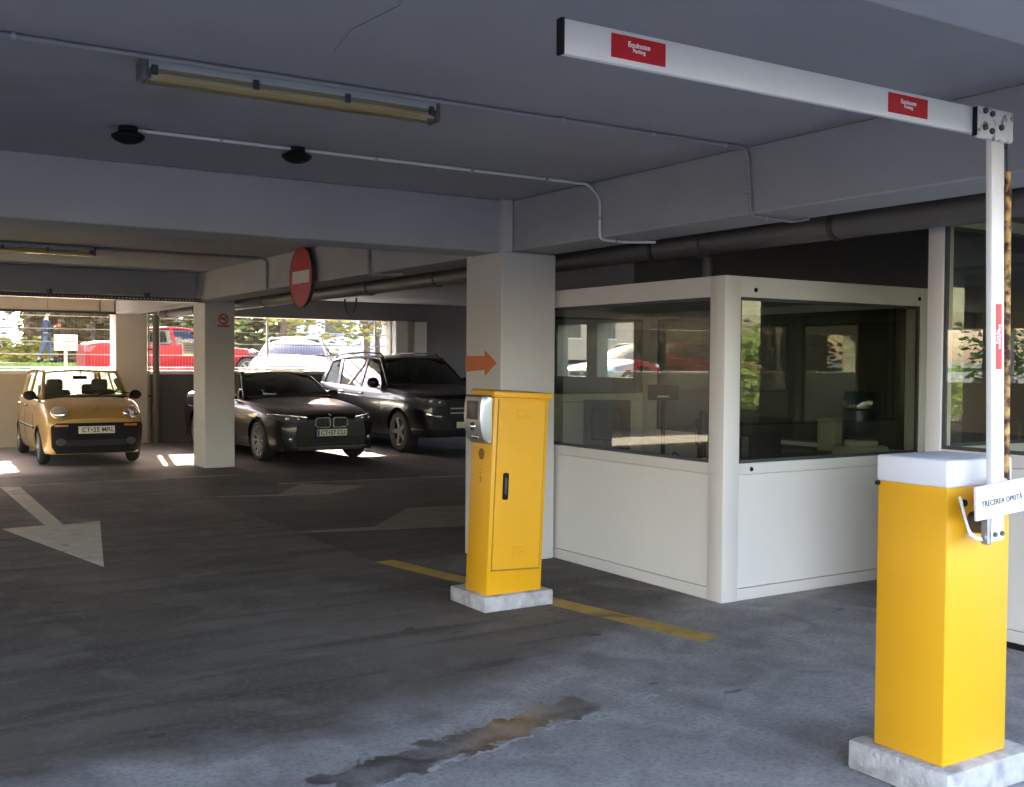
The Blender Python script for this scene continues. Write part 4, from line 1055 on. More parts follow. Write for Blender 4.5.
# ------------------------------------------------------------------ ticket machine
g = (3.78, 6.09, 0.0); t = thing('ticket_machine', 'yellow parking ticket cabinet leaning slightly on a concrete block', 'ticket machine', g)
bx = MB().box(3.512, 4.045, 5.855, 6.31, 0.0, 0.10, 0.012, 2); bx.build('concrete_base', M['concrete'], None)
base = bpy.data.objects['concrete_base']; base.data.transform(Matrix.Translation((-g[0], -g[1], 0))); base.parent = t
base['label'] = 'rough grey concrete base block'
x0, x1, y0, y1 = 3.553, 3.992, 5.906, 6.215
ho = MB().box(x0, x1, y0, y1, 0.10, 1.365, 0.006, 2).build('housing', M['yellow'], t, g)
lid = MB().box(x0 - 0.016, x1 + 0.02, y0 - 0.022, y1 + 0.012, 1.350, 1.392, 0.008, 2)
for v in lid.bm.verts:
    if v.co.z > 1.38: v.co.z += 0.018 * (1 - abs(v.co.y - 6.1) / 0.18)
lid.build('lid', M['yellow'], t, g)
dr = MB().box(x0 + 0.035, x1 - 0.03, y0 - 0.010, y0 + 0.01, 0.262, 1.335, 0.003, 1).build('door', M['yellow'], t, g)
gv = MB(); 
for a, b, c, d in ((x0 + 0.028, x0 + 0.034, 0.25, 1.34), (x1 - 0.029, x1 - 0.024, 0.25, 1.34)): gv.box(a, b, y0 - 0.002, y0 + 0.004, c, d)
gv.box(x0 + 0.028, x1 - 0.024, y0 - 0.004, y0 + 0.004, 0.252, 0.261)
gv.build('door_gap', M['yellow_dark'], ho, g, smooth=False)
hb = MB().box(x0 + 0.088, x0 + 0.128, y0 - 0.022, y0 - 0.009, 0.705, 0.875, 0.012, 4).build('handle', M['black'], dr, g)
MB().box(x0 + 0.098, x0 + 0.118, y0 - 0.027, y0 - 0.020, 0.74, 0.845, 0.006, 2).build('handle_lever', M['dark_grey'], hb, g)
for zc_ in (1.245, 0.372):
    for xc_ in (x0 + 0.20, x0 + 0.265):
        lv = MB()
        for k in range(5):
            lv.box(xc_ - 0.022, xc_ + 0.022, y0 - 0.0155, y0 - 0.009, zc_ - 0.03 + 0.014 * k, zc_ - 0.03 + 0.014 * k + 0.007, 0.002, 1)
        lv.build('louvre', M['yellow'], dr, g)
# silver ticket unit on the left flank
un = MB(); prof = [(1.348, 0), (1.356, 0.055), (1.346, 0.082), (1.30, 0.090), (1.21, 0.090), (1.14, 0.078), (1.085, 0.058), (1.058, 0.03), (1.052, 0)]
rows = [[(x0 - d, y, z) for z, d in prof] for y in (5.925, 5.935, 6.0, 6.06, 6.12, 6.175, 6.185)]
for i, s_ in ((0, 0.72), (6, 0.72)): rows[i] = [(x0 - (x0 - p[0]) * s_, p[1], p[2] + (0.006 if p[2] < 1.2 else -0.006)) for p in rows[i]]
un.slab_grid(rows, (0.06, 0, 0)); tu = un.build('ticket_unit', M['alu'], t, g); tu['label'] = 'silver ticket unit with a small screen'
MB().box(x0 - 0.098, x0 - 0.084, 5.97, 6.13, 1.205, 1.322, 0.006, 2).build('screen_frame', M['dark_grey'], tu, g)
MB().box(x0 - 0.101, x0 - 0.095, 5.99, 6.11, 1.220, 1.308).build('screen', M['screen'], tu, g)
MB().sphere((x0 - 0.084, 6.05, 1.160), 1.0, (0.016, 0.036, 0.030)).build('push_button', M['chrome'], tu, g)
MB().sphere((x0 - 0.066, 6.04, 1.095), 1.0, (0.018, 0.055, 0.018)).build('ticket_slot', M['chrome'], tu, g)
MB().box(x0 - 0.084, x0, 5.93, 6.18, 1.346, 1.360, 0.005, 2).build('visor', M['dark_grey'], tu, g)
# brown oval emblem and small vertical marking
em = MB().prism([(x0 - 0.001, 6.055 + 0.040 * math.cos(2 * PI * k / 28), 0.985 + 0.036 * math.sin(2 * PI * k / 28)) for k in range(28)], (-0.002, 0, 0)).build('emblem', M['brown'], ho, g, smooth=False)
er = MB().tube([(x0 - 0.0035, 6.055 + 0.028 * math.cos(2 * PI * k / 24), 0.985 + 0.025 * math.sin(2 * PI * k / 24)) for k in range(24)], 0.0022, 6, closed=True)
for dz in (-0.01, 0.0, 0.01): er.box(x0 - 0.005, x0 - 0.002, 6.037, 6.073, 0.985 + dz - 0.0018, 0.985 + dz + 0.0018)
er.build('emblem_ring', M['yellow_dark'], em, g)
text('marking', 'PIN', 0.05, frame_m((x0 - 0.0015, 6.07, 0.885), (0, 0, 1), (0, 1, 0)), M['brown'], ho, g) if False else None
mk = MB()
for z_, a_, b_ in ((0.885, 0.0, 0.014), (0.865, -0.004, 0.014), (0.845, 0.0, 0.012)): mk.box(x0 - 0.002, x0 + 0.001, 6.055 + a_, 6.055 + b_, z_ - 0.004, z_ + 0.004)
mk.box(x0 - 0.002, x0 + 0.001, 6.048, 6.055, 0.805, 0.835); mk.box(x0 - 0.002, x0 + 0.001, 6.055, 6.072, 0.828, 0.835); mk.box(x0 - 0.002, x0 + 0.001, 6.055, 6.068, 0.805, 0.810)
mk.build('small_marking', M['brown'], ho, g, smooth=False)
# the cabinet leans a little to the right, its block stays level
shear = Matrix.Rotation(R(2.5), 4, 'Y')
for o in t.children:
    if o is not base:
        o.matrix_local = Matrix.Translation((-0.227, -0.184, 0.102)) @ shear @ Matrix.Diagonal((0.965, 0.87, 1.024, 1)) @ Matrix.Translation((0.227, 0.184, -0.102))

# ------------------------------------------------------------------ barrier
g = (3.62, 2.62, 0.0); t = thing('barrier_gate', 'yellow barrier with a folded white boom on a concrete block at right', 'barrier', g)
o = MB().box(3.400, 3.945, 2.405, 2.86, 0.0, 0.12, 0.014, 2).build('concrete_base', M['concrete'], t, g); o['label'] = 'rough grey concrete base block'
hb = MB().box(3.447, 3.832, 2.462, 2.772, 0.12, 1.155, 0.007, 2).build('housing', M['yellow'], t, g)
o = MB().box(3.441, 3.836, 2.457, 2.777, 1.152, 1.255, 0.012, 3).build('cap', M['cap_white'], t, g); o['label'] = 'white cap'
MB().cyl((3.450, 2.768, 1.145), (3.437, 2.771, 1.145), 0.009, n=12).build('cap_screw', M['black'], hb, g)
MB().cyl((3.535, 2.46, 1.095), (3.535, 2.448, 1.095), 0.013, n=12).build('side_screw', M['black'], hb, g)
# boom hub, vertical boom section, folded horizontal section
hub = MB().cyl((3.60, 2.462, 1.02), (3.60, 2.395, 1.02), 0.04, n=32).build('boom_hub', M['dark_grey'], t, g)
tilt = R(-1.9)
def slant(o, piv=(3.57, 2.37, 0.96)):
    p = Vector(piv) - Vector(g)
    o.matrix_local = Matrix.Translation(p) @ Matrix.Rotation(tilt, 4, 'Y') @ Matrix.Translation(-p)
bm_ = MB().box(3.545, 3.620, 2.345, 2.370, 0.965, 2.46, 0.004, 2).build('boom_section', M['boom_white'], t, g); bm_['label'] = 'upright white boom section'
MB().box(3.528, 3.550, 2.348, 2.380, 0.955, 1.075, 0.004, 1).build('boom_clamp', M['steel'], bm_, g)
for x in (3.560, 3.602):
    MB().cyl((x, 2.346, 0.992), (x, 2.338, 0.992), 0.009, n=12).build('clamp_bolt', M['dark_grey'], bm_, g)
stk = MB().box(3.568, 3.602, 2.3435, 2.346, 1.59, 1.825, 0).build('sticker', M['red_sticker'], bm_, g, smooth=False)
text('sticker_lettering', 'Equinoxe', 0.024, frame_m((3.590, 2.3433, 1.7075), (0, 0, -1), (1, 0, 0)), M['white_ink'], bm_, g, bold=0.0004)
text('sticker_lettering', 'Parking', 0.017, frame_m((3.576, 2.3433, 1.7075), (0, 0, -1), (1, 0, 0)), M['white_ink'], bm_, g, bold=0.0003)
slant(bm_)
hz = MB().box(1.640, 3.43, 2.345, 2.368, 2.416, 2.509, 0.004, 2).build('boom_section', M['boom_white'], t, g); hz['label'] = 'folded horizontal white boom section'
MB().box(1.630, 1.642, 2.343, 2.370, 2.414, 2.511, 0.003, 1).build('boom_end_cap', M['black'], hz, g)
for xa, xb in ((1.795, 1.985), (2.935, 3.135)):
    MB().box(xa, xb, 2.3425, 2.346, 2.432, 2.496, 0).build('sticker', M['red_sticker'], hz, g, smooth=False)
    xm_ = (xa + xb) / 2
    text('sticker_lettering', 'Equinoxe', 0.021, frame_m((xm_, 2.3422, 2.474), (1, 0, 0), (0, 0, 1)), M['white_ink'], hz, g, bold=0.0004)
    text('sticker_lettering', 'Parking', 0.015, frame_m((xm_, 2.3422, 2.4585), (1, 0, 0), (0, 0, 1)), M['white_ink'], hz, g, bold=0.0003)
    MB().box(xm_ - 0.04, xm_ + 0.04, 2.3420, 2.3428, 2.4455, 2.4475).build('sticker_rule', M['sign_red'], hz, g, smooth=False)
br = MB().box(3.385, 3.600, 2.325, 2.345, 2.400, 2.512, 0.012, 2).build('hinge_plate', M['plate_white'], t, g); br['label'] = 'chipped white hinge plate with bolts'
for x, z in ((3.423, 2.495), (3.463, 2.488), (3.423, 2.437), (3.463, 2.428), (3.517, 2.447)):
    MB().cyl((x, 2.326, z), (x, 2.316, z), 0.011, n=6).build('bolt', M['dark_grey'], br, g)
MB().box(3.383, 3.386, 2.327, 2.346, 2.406, 2.506).build('plate_edge', M['black'], br, g)
MB().cyl((3.585, 2.36, 2.425), (3.585, 2.36, 2.39), 0.018, n=14).build('pivot_pin', M['rubber'], br, g)
rd = MB().tube([(3.622, 2.37, 2.40), (3.634, 2.37, 2.29)], 0.005, 8).build('link_rod', M['dark_grey'], t, g)
MB().tube([(3.634, 2.37, 2.31), (3.635, 2.37, 2.25)], 0.010, 10).build('rod_end', M['rust'], rd, g)
MB().tube([(3.635, 2.37, 2.26), (3.663, 2.37, 1.10)], 0.0125, 12).build('rusty_tube', M['rust'], rd, g)
MB().box(3.64, 3.69, 2.36, 2.40, 1.06, 1.19, 0.005, 1).build('rod_bracket', M['cap_white'], rd, g)
# prohibition board fixed across the boom
an = R(-4.0); u_ = Vector((math.cos(an), 0, -math.sin(an))); v_ = Vector((math.sin(an), 0, math.cos(an)))
p0 = Vector((3.403, 2.312, 1.055))
sg = MB().prism([p0, p0 + u_ * 0.62, p0 + u_ * 0.62 + v_ * 0.12, p0 + v_ * 0.12], (0, 0.008, 0)).build('notice_board', M['white_ink'], t, g, smooth=False); sg['label'] = 'white board reading TRECEREA OPRITĂ'
text('board_lettering', 'TRECEREA OPRITĂ', 0.0275, frame_m(p0 + u_ * 0.152 + v_ * 0.054 + Vector((0, -0.0006, 0)), u_, v_), M['black_ink'], sg, g, space=1.05, bold=0.0005)
MB().box(3.50, 3.62, 2.320, 2.346, 1.07, 1.13, 0.003, 1).build('board_bracket', M['steel'], sg, g)
MB().tube(bend([(3.43, 2.40, 1.13), (3.415, 2.36, 1.04), (3.44, 2.36, 0.985), (3.52, 2.37, 0.972)], 0.05, 8), 0.005, 8).build('cable_loop', M['cap_white'], t, g)
MB().tube(bend([(3.44, 2.40, 1.12), (3.43, 2.37, 1.03), (3.46, 2.365, 0.985), (3.52, 2.372, 0.978)], 0.05, 8), 0.004, 8).build('cable_loop', M['cap_white'], t, g)

# ------------------------------------------------------------------ ceiling fittings
def conduit(label, pts, r, clips, material=None, rad=0.05):
    t = thing('cable_conduit', label, 'conduit', pts[0]); g = pts[0]
    MB().tube(bend(pts, rad), r, 10).build('tube', material or M['conduit'], t, g)
    for c, d in clips:
        c = Vector(c); d = Vector(d)
        MB().cyl(c - d * 0.009, c + d * 0.009, r + 0.007, n=12).build('clip', M['lamp_body'], t, g)
    return t
zt = ZC - 0.016
conduit('grey conduit along the ceiling from the long lamp, dropping down the beam', [(-0.9, 4.68, zt), (4.565, 4.655, zt), (4.577, 4.655, 2.475), (4.585, 4.65, 2.474), (4.60, 4.15, 2.474)] if False else
        [(-0.9, 4.68, zt), (4.577, 4.655, zt), (4.577, 4.62, 2.472), (4.95, 4.64, 2.472), (4.93, 4.50, 2.472)], 0.011,
        [((0.62, 4.67, zt), (1, 0, 0)), ((3.25, 4.66, zt), (1, 0, 0)), ((3.86, 4.66, zt), (1, 0, 0)), ((4.40, 4.66, zt), (1, 0, 0)), ((4.577, 4.655, 2.62), (0, 0, 1)), ((4.70, 4.625, 2.472), (1, 0.05, 0))])
conduit('pale conduit joining the two dark ceiling domes and dropping to the beam underside', [(1.44, 6.19, zt), (4.56, 6.21, zt), (4.577, 6.09, 2.76), (4.577, 6.09, 2.474), (4.82, 6.14, 2.474), (5.01, 6.0, 2.474)], 0.010,
        [((1.92, 6.2, zt), (1, 0, 0)), ((2.9, 6.2, zt), (1, 0, 0)), ((3.6, 6.2, zt), (1, 0, 0)), ((4.2, 6.2, zt), (1, 0, 0)), ((4.577, 6.09, 2.62), (0, 0, 1)), ((4.74, 6.125, 2.474), (1, 0.2, 0))], M['boom_white'])
conduit('thin conduit in the second bay running from the far lamp to the beam', [(2.5, 13.0, zt), (4.585, 12.95, zt), (4.585, 12.95, 2.50)], 0.016, [((3.3, 12.98, zt), (1, 0, 0)), ((4.0, 12.96, zt), (1, 0, 0)), ((4.585, 12.95, 2.68), (0, 0, 1))], None, 0.07)
conduit('pair of thin conduits on the beam right of the no entry sign', [(4.585, 9.95, ZC - 0.02), (4.585, 9.95, 2.474), (4.80, 9.60, 2.474)], 0.016, [((4.585, 9.95, 2.7), (0, 0, 1)), ((4.66, 9.82, 2.474), (0.5, -0.8, 0))], None, 0.06)

def lamp(label, x0, x1, y, z):
    t = thing('fluorescent_lamp', label, 'ceiling lamp', ((x0 + x1) / 2, y, z)); g = ((x0 + x1) / 2, y, z)
    MB().box(x0 + 0.01, x1 - 0.01, y - 0.055, y + 0.055, z - 0.055, z, 0.012, 3).build('housing', M['lamp_body'], t, g)
    prof = [(-0.058, -0.052), (-0.055, -0.075), (-0.036, -0.100), (0, -0.108), (0.036, -0.100), (0.055, -0.075), (0.058, -0.052)]
    MB().slab_grid([[(x, y + a, z + b) for a, b in prof] for x in (x0 + 0.02, x1 - 0.02)], (0, 0, 0.003)).build('diffuser', M['glass_diffuser'], t, g)
    for x in (x0, x1):
        e = MB().box(x - 0.012, x + 0.022 if x == x0 else x + 0.012, y - 0.06, y + 0.06, z - 0.106, z - 0.004, 0.016, 3); e.build('end_cap', M['pipe'], t, g)
    for dy in (-0.026, 0.026):
        tb = MB().cyl((x0 + 0.06, y + dy, z - 0.074), (x1 - 0.06, y + dy, z - 0.074), 0.013, n=14).build('tube', M['tube'], t, g)
        for xx in (x0 + 0.035, x1 - 0.06):
            MB().cyl((xx, y + dy, z - 0.074), (xx + 0.03, y + dy, z - 0.074), 0.0145, n=14).build('tube_holder', M['boom_white'], tb, g)
    n = 4
    for k in range(n):
        x = x0 + (x1 - x0) * (0.03 + 0.94 * k / (n - 1))
        for sd in (-1, 1):
            MB().box(x - 0.014, x + 0.014, y + sd * 0.058 - 0.006, y + sd * 0.058 + 0.006, z - 0.078, z - 0.036, 0.003, 1).build('clip', M['pipe_dark'], t, g)
    return t
lamp('long fluorescent ceiling lamp with a clear cover in the front bay', 1.13, 2.54, 4.755, ZC - 0.002)
lamp('far fluorescent lamp under the ceiling of the second bay', 1.10, 2.56, 13.0, ZC - 0.002)
def dome(label, x, y):
    t = thing('ceiling_dome', label, 'ceiling fixture', (x, y, ZC - 0.002)); g = (x, y, ZC - 0.002)
    MB().lathe([(0.05, ZC - 0.002), (0.052, ZC - 0.03), (0.06, ZC - 0.036)], (x, y, 0), 'Z', 28).build('base', M['black'], t, g)
    MB().lathe([(0.060, ZC - 0.034), (0.088, ZC - 0.05), (0.090, ZC - 0.060), (0.070, ZC - 0.080), (0.040, ZC - 0.093), (0.012, ZC - 0.097)], (x, y, 0), 'Z', 32).build('dome', M['black'], t, g)
dome('dark ceiling dome at the left end of the pale conduit', 1.40, 6.19)
dome('dark ceiling dome right of the other one, nearer the lamp end', 2.385, 6.21)

# ------------------------------------------------------------------ pipes and tray
g = (5.36, 10.0, 2.39); t = thing('drain_pipe', 'long grey pipe slung under the ceiling beside the beam', 'pipe', g)
MB().cyl((5.36, 1.0, 2.475), (5.36, 20.9, 2.475), 0.082, n=24).build('pipe_run', M['pipe'], t, g)
y = 2.9
while y < 20.5:
    MB().cyl((5.36, y - 0.02, 2.475), (5.36, y + 0.02, 2.475), 0.090, n=24).tube([(5.36, y, 2.56), (5.36, y, ZC)], 0.006, 6).build('pipe_clamp', M['pipe_dark'], t, g); y += 1.75
for y in (5.9, 11.6): MB().cyl((5.36, y - 0.05, 2.475), (5.36, y + 0.05, 2.475), 0.096, n=24).build('coupling', M['pipe'], t, g)
MB().tube(bend([(5.36, 6.6, 2.475), (5.55, 6.45, 2.46), (5.79, 6.3, 2.44), (5.79, 6.3, 2.24)], 0.08), 0.045, 14).build('branch', M['pipe'], t, g)
solo(MB().tube([(5.27, 11.95 + 0.17 * math.cos(a), 2.36 + 0.20 * math.sin(a)) for a in [PI + k * PI / 14 for k in range(15)]], 0.012, 8), 'cable_loop', M['pipe_dark'], 'dark cable loop hanging under the pipe right of the no entry sign', 'cable', (5.27, 11.95, 2.36))
g = (5.33, 21.27, 0.0); t = thing('downpipe', 'vertical grey downpipe at the back between the two openings', 'pipe', g)
MB().tube(bend([(5.33, 21.29, 0.0), (5.33, 21.29, 2.52), (5.33, 20.95, 2.66), (5.36, 20.5, 2.70)], 0.12), 0.065, 18).build('pipe_run', M['pipe'], t, g)
for z in (0.62, 2.35): MB().cyl((5.33, 21.29, z), (5.33, 21.29, z + 0.10), 0.078, n=20).build('coupling', M['pipe'], t, g)
MB().tube([(5.21, 21.36, 0.0), (5.21, 21.36, 2.5)], 0.018, 10).build('thin_pipe', M['conduit'], t, g)
for z in (0.9, 1.8): MB().box(5.19, 5.41, 21.34, 21.40, z, z + 0.03).build('bracket', M['pipe_dark'], t, g)
g = (2.0, 15.86, 2.46); t = thing('cable_tray', 'perforated metal cable tray along the foot of the second beam', 'cable tray', g)
MB().box(-1.0, 4.66, 15.78, 15.97, 2.452, 2.458).build('tray_bottom', M['boom_white'], t, g, smooth=False)
for y in (15.78, 15.965):
    mb = MB(); x = -1.0
    mb.box(-1.0, 4.66, y, y + 0.004, 2.455, 2.472); mb.box(-1.0, 4.66, y, y + 0.004, 2.495, 2.51)
    while x < 4.64: mb.box(x, x + 0.022, y, y + 0.004, 2.472, 2.495); x += 0.05
    mb.build('tray_side', M['pipe_dark'], t, g, smooth=False)
for x in (1.2, 2.55, 3.85):
    MB().box(x - 0.02, x + 0.02, 15.80, 15.995, 2.51, 2.57, 0.003, 1).build('hanger', M['pipe_dark'], t, g)

# ------------------------------------------------------------------ signs
g = (4.54, 11.65, 2.56); t = thing('no_entry_sign', 'round red no entry sign fixed to the ceiling beam', 'sign', g)
MB().cyl((4.525, 11.65, 2.56), (4.555, 11.65, 2.56), 0.335, n=48).build('disc', M['sign_red'], t, g)
MB().box(4.5225, 4.526, 11.395, 11.905, 2.49, 2.63).build('white_bar', M['sign_white'], t, g, smooth=False)
MB().lathe([(0.334, -0.004), (0.345, -0.004), (0.345, 0.034), (0.334, 0.034)], (4.525, 11.65, 2.56), 'X', 48, cap=False).build('rim', M['pipe_dark'], t, g)
MB().box(4.55, 4.602, 11.62, 11.68, 2.62, 2.80).build('bracket', M['pipe_dark'], t, g)
g = (4.985, 15.955, 2.205); t = thing('no_smoking_sign', 'small white and red no smoking sign on the column', 'sign', g)
MB().box(4.875, 5.085, 15.952, 15.962, 2.095, 2.318).build('plate', M['sign_white'], t, g, smooth=False)
MB().tube([(4.98 + 0.070 * math.cos(2 * PI * k / 28), 15.951, 2.228 + 0.070 * math.sin(2 * PI * k / 28)) for k in range(28)], 0.010, 6, closed=True).tube([(4.93, 15.951, 2.278), (5.03, 15.951, 2.178)], 0.009, 6).build('red_ring', M['sign_red'], t, g)
MB().box(4.935, 5.02, 15.950, 15.953, 2.222, 2.236).box(5.0, 5.02, 15.949, 15.952, 2.24, 2.262).build('cigarette', M['black_ink'], t, g, smooth=False)
MB().box(4.885, 5.075, 15.9505, 15.9525, 2.105, 2.143).build('caption_band', M['sign_red'], t, g, smooth=False)
text('caption', 'FUMATUL INTERZIS', 0.021, frame_m((4.98, 15.950, 2.124), (1, 0, 0), (0, 0, 1)), M['white_ink'], t, g)

# ------------------------------------------------------------------ mesh fences in the openings
def fence(label, x0, x1, y, z0, z1, dz=0.24):
    g = ((x0 + x1) / 2, y, z0); t = thing('mesh_fence', label, 'fence', g)
    mb = MB(); z = z0 + 0.06
    while z < z1:
        mb.box(x0, x1, y - 0.006, y + 0.006, z - 0.009, z + 0.009); z += dz
    mb.build('horizontal_wires', M['wire'], t, g, smooth=False)
    mb = MB(); x = x0
    while x < x1:
        mb.box(x - 0.0012, x + 0.0012, y - 0.0012, y + 0.0012, z0, z1); x += 0.06
    mb.build('vertical_wires', M['wire_thin'], t, g, smooth=False)
    x = x0 + 0.03
    while x < x1:
        MB().box(x - 0.02, x + 0.02, y + 0.006, y + 0.04, z0, z1).build('post', M['wire'], t, g, smooth=False); x += 2.45
fence('wire mesh fence above the parapet behind the gold car', -0.3, 4.58, 21.62, 1.405, 2.50)
fence('wire mesh fence above the parapet behind the sedan and the suv', 5.2, 10.38, 21.62, 1.405, 2.50)
g = (6.03, 21.60, 1.75); t = thing('notice_board', 'small white plate hung on the mesh fence in front of the red car', 'sign', g)
MB().box(5.92, 6.20, 21.596, 21.606, 1.72, 1.96, 0.003, 1).build('plate', M['sign_white'], t, g)
for z in (1.80, 1.85, 1.90): MB().box(5.96, 6.16, 21.594, 21.5965, z - 0.008, z + 0.008).build('text_line', M['conduit'], t, g, smooth=False)
g = (5.08, 29.3, 1.0); t = thing('notice_board', 'white notice board on a post outside, in front of the walking person', 'sign', g)
MB().box(4.80, 5.36, 29.28, 29.31, 1.84, 2.24, 0.006, 1).build('board', M['sign_white'], t, g)
MB().box(5.04, 5.12, 29.31, 29.36, 0.95, 1.90, 0.004, 1).build('post', M['render_pink'], t, g)
for z in (1.92, 2.0, 2.08, 2.16): MB().box(4.87, 5.29, 29.276, 29.282, z - 0.012, z + 0.012).build('text_line', M['grass'], t, g, smooth=False)

# ------------------------------------------------------------------ plants, houses, person
def leaves(mb, pts, size, rnd):
    for p in pts:
        s_ = size * rnd.uniform(0.6, 1.3)
        q = Matrix.Rotation(rnd.uniform(0, 2 * PI), 3, 'Z') @ Matrix.Rotation(rnd.uniform(-1.2, 1.2), 3, 'X')
        a = q @ Vector((s_, 0, 0)); b = q @ Vector((0, s_ * 0.6, 0)); c = q @ Vector((0, 0, s_ * 0.15)); p = Vector(p)
        vs = [mb.bm.verts.new(v) for v in (p - a, p - b * 0.9 + c, p + a, p + b * 0.9 + c)]
        mb.bm.faces.new(vs[:3]); mb.bm.faces.new((vs[0], vs[2], vs[3]))
def tree(name, label, x, y, z, h, r, material, n, seed, trunk=0.14, low=0.35, size=0.16):
    rnd = random.Random(seed); g = (x, y, z); t = thing(name, label, 'tree', g, 'trees behind the fence')
    pts = [(x + 0.12 * math.sin(k * 1.3 + seed) * k / 6, y + 0.1 * math.cos(k + seed) * k / 6, z - 0.1 + h * 0.8 * k / 8) for k in range(9)]
    tk = MB().tube(pts, [trunk * (1 - 0.085 * k) for k in range(9)], 10)
    for k in range(6):
        a = rnd.uniform(0, 2 * PI); b = pts[3 + k % 5]; l = r * rnd.uniform(0.5, 0.9)
        tk.tube([b, (b[0] + l * 0.5 * math.cos(a), b[1] + l * 0.5 * math.sin(a), b[2] + l * 0.4), (b[0] + l * math.cos(a), b[1] + l * math.sin(a), b[2] + l * 0.9)], [trunk * 0.4, trunk * 0.28, trunk * 0.1], 6)
    tk.build('trunk', M['bark'], t, g)
    lf = MB(); P = []
    cl = [(rnd.gauss(0, 0.45), rnd.gauss(0, 0.45), rnd.uniform(low, 1.0)) for _ in range(26)]
    for _ in range(n):
        c = rnd.choice(cl)
        P.append((x + r * (c[0] + rnd.gauss(0, 0.22)), y + r * (c[1] + rnd.gauss(0, 0.22)), z + h * (c[2] + rnd.gauss(0, 0.07))))
    leaves(lf, P, size, rnd)
    o = lf.build('crown', material, t, g, smooth=False); o['kind'] = 'stuff'
spots = [(12.4, 33.5, 6.5, 2.2, 'leaf_b', 1300, 'yellow green tree behind the silver car, thin trunk'),
         (13.6, 36.0, 7.0, 2.4, 'leaf_a', 1400, 'green tree behind the silver car, thick trunk'),
         (15.6, 34.0, 6.0, 2.0, 'leaf_b', 1200, 'yellow tree seen right of the silver car roof'),
         (17.4, 37.0, 7.0, 2.3, 'leaf_b', 1200, 'yellow brown tree at the right end of the rear opening'),
         (11.0, 40.0, 7.5, 2.6, 'leaf_a', 1500, 'green tree beyond the red car bonnet'),
         (8.6, 43.8, 8.0, 2.6, 'leaf_c', 1500, 'brownish tree above the red car roof')]
for i, (x, y, h, r, m_, n, lb) in enumerate(spots):
    tree('garden_tree', lb, x, y, 1.0 + (y - 30) * 0.04, h, r, M[m_], n, 11 + i, 0.20 if 'thick' in lb else 0.13, 0.22)
def hedge(name, label, x0, x1, y0, y1, z0, z1, material, n, seed, size=0.14, cat='hedge'):
    rnd = random.Random(seed); mb = MB()
    P = [(rnd.uniform(x0, x1), rnd.uniform(y0, y1), z0 + (z1 - z0) * rnd.random() * (0.9 + 0.1 * math.sin(k))) for k in range(n)]
    leaves(mb, P, size, rnd)
    mb.box(x0 + 0.1, x1 - 0.1, (y0 + y1) / 2 - 0.1, (y0 + y1) / 2 + 0.1, z0 - 0.2, z1 - 0.4)
    o = solo(mb, name, material, label, cat, ((x0 + x1) / 2, (y0 + y1) / 2, z0), None, 'stuff', smooth=False)
hedge('tall_hedge', 'tall brownish hedge outside behind the walking person', 6.1, 16.5, 43.6, 45.2, 1.4, 5.6, M['leaf_c'], 9000, 3, 0.15)
hedge('low_bush', 'low yellow green bushes outside at the left edge', 1.5, 7.1, 42.6, 43.4, 1.4, 2.45, M['leaf_b'], 2200, 4, 0.12, 'bushes')
hedge('roadside_hedge', 'green hedge seen only in the booth window reflections', -22.0, -1.0, 31.0, 33.0, 1.0, 4.4, M['leaf_c'], 8000, 5, 0.16)
hedge('roadside_hedge', 'hedge beyond the left side openings', -24.0, -22.5, 2.0, 24.0, 0.0, 3.2, M['leaf_a'], 6000, 6, 0.16)
hedge('roadside_hedge', 'hedge across the forecourt behind the viewer', 4.0, 34.0, -14.5, -13.0, 0.0, 3.0, M['leaf_a'], 8000, 8, 0.16)
def house(label, x0, x1, y0, y1, z0, z1, material):
    g = ((x0 + x1) / 2, y0, z0); t = thing('house', label, 'building', g)
    MB().box(x0, x1, y0, y1, z0, z1).build('walls', material, t, g, smooth=False)
    MB().box(x0 - 0.3, x1 + 0.3, y0 - 0.3, y1 + 0.3, z1, z1 + 0.25).build('roof', M['render_pink'], t, g, smooth=False)
    x = x0 + 0.9
    while x < x1 - 1.2:
        for z in (z0 + 1.2, z0 + 4.2):
            if z + 1.4 < z1:
                o = MB().box(x, x + 0.9, y0 - 0.05, y0 + 0.05, z, z + 1.4).build('window', M['screen'], t, g, smooth=False)
                MB().box(x - 0.06, x + 0.96, y0 - 0.09, y0 - 0.04, z - 0.08, z).build('window_sill', M['white_sill'], o, g, smooth=False)
        x += 2.4
house('white rendered house outside at the left edge', -6.0, 6.15, 47.0, 56.0, 1.4, 9.0, M['render_white'])
house('pale house beyond the trees', 15.0, 30.0, 50.0, 60.0, 1.8, 8.5, M['render_white'])
house('pink house between the trees', 33.0, 46.0, 48.0, 58.0, 1.8, 8.0, M['render_pink'])

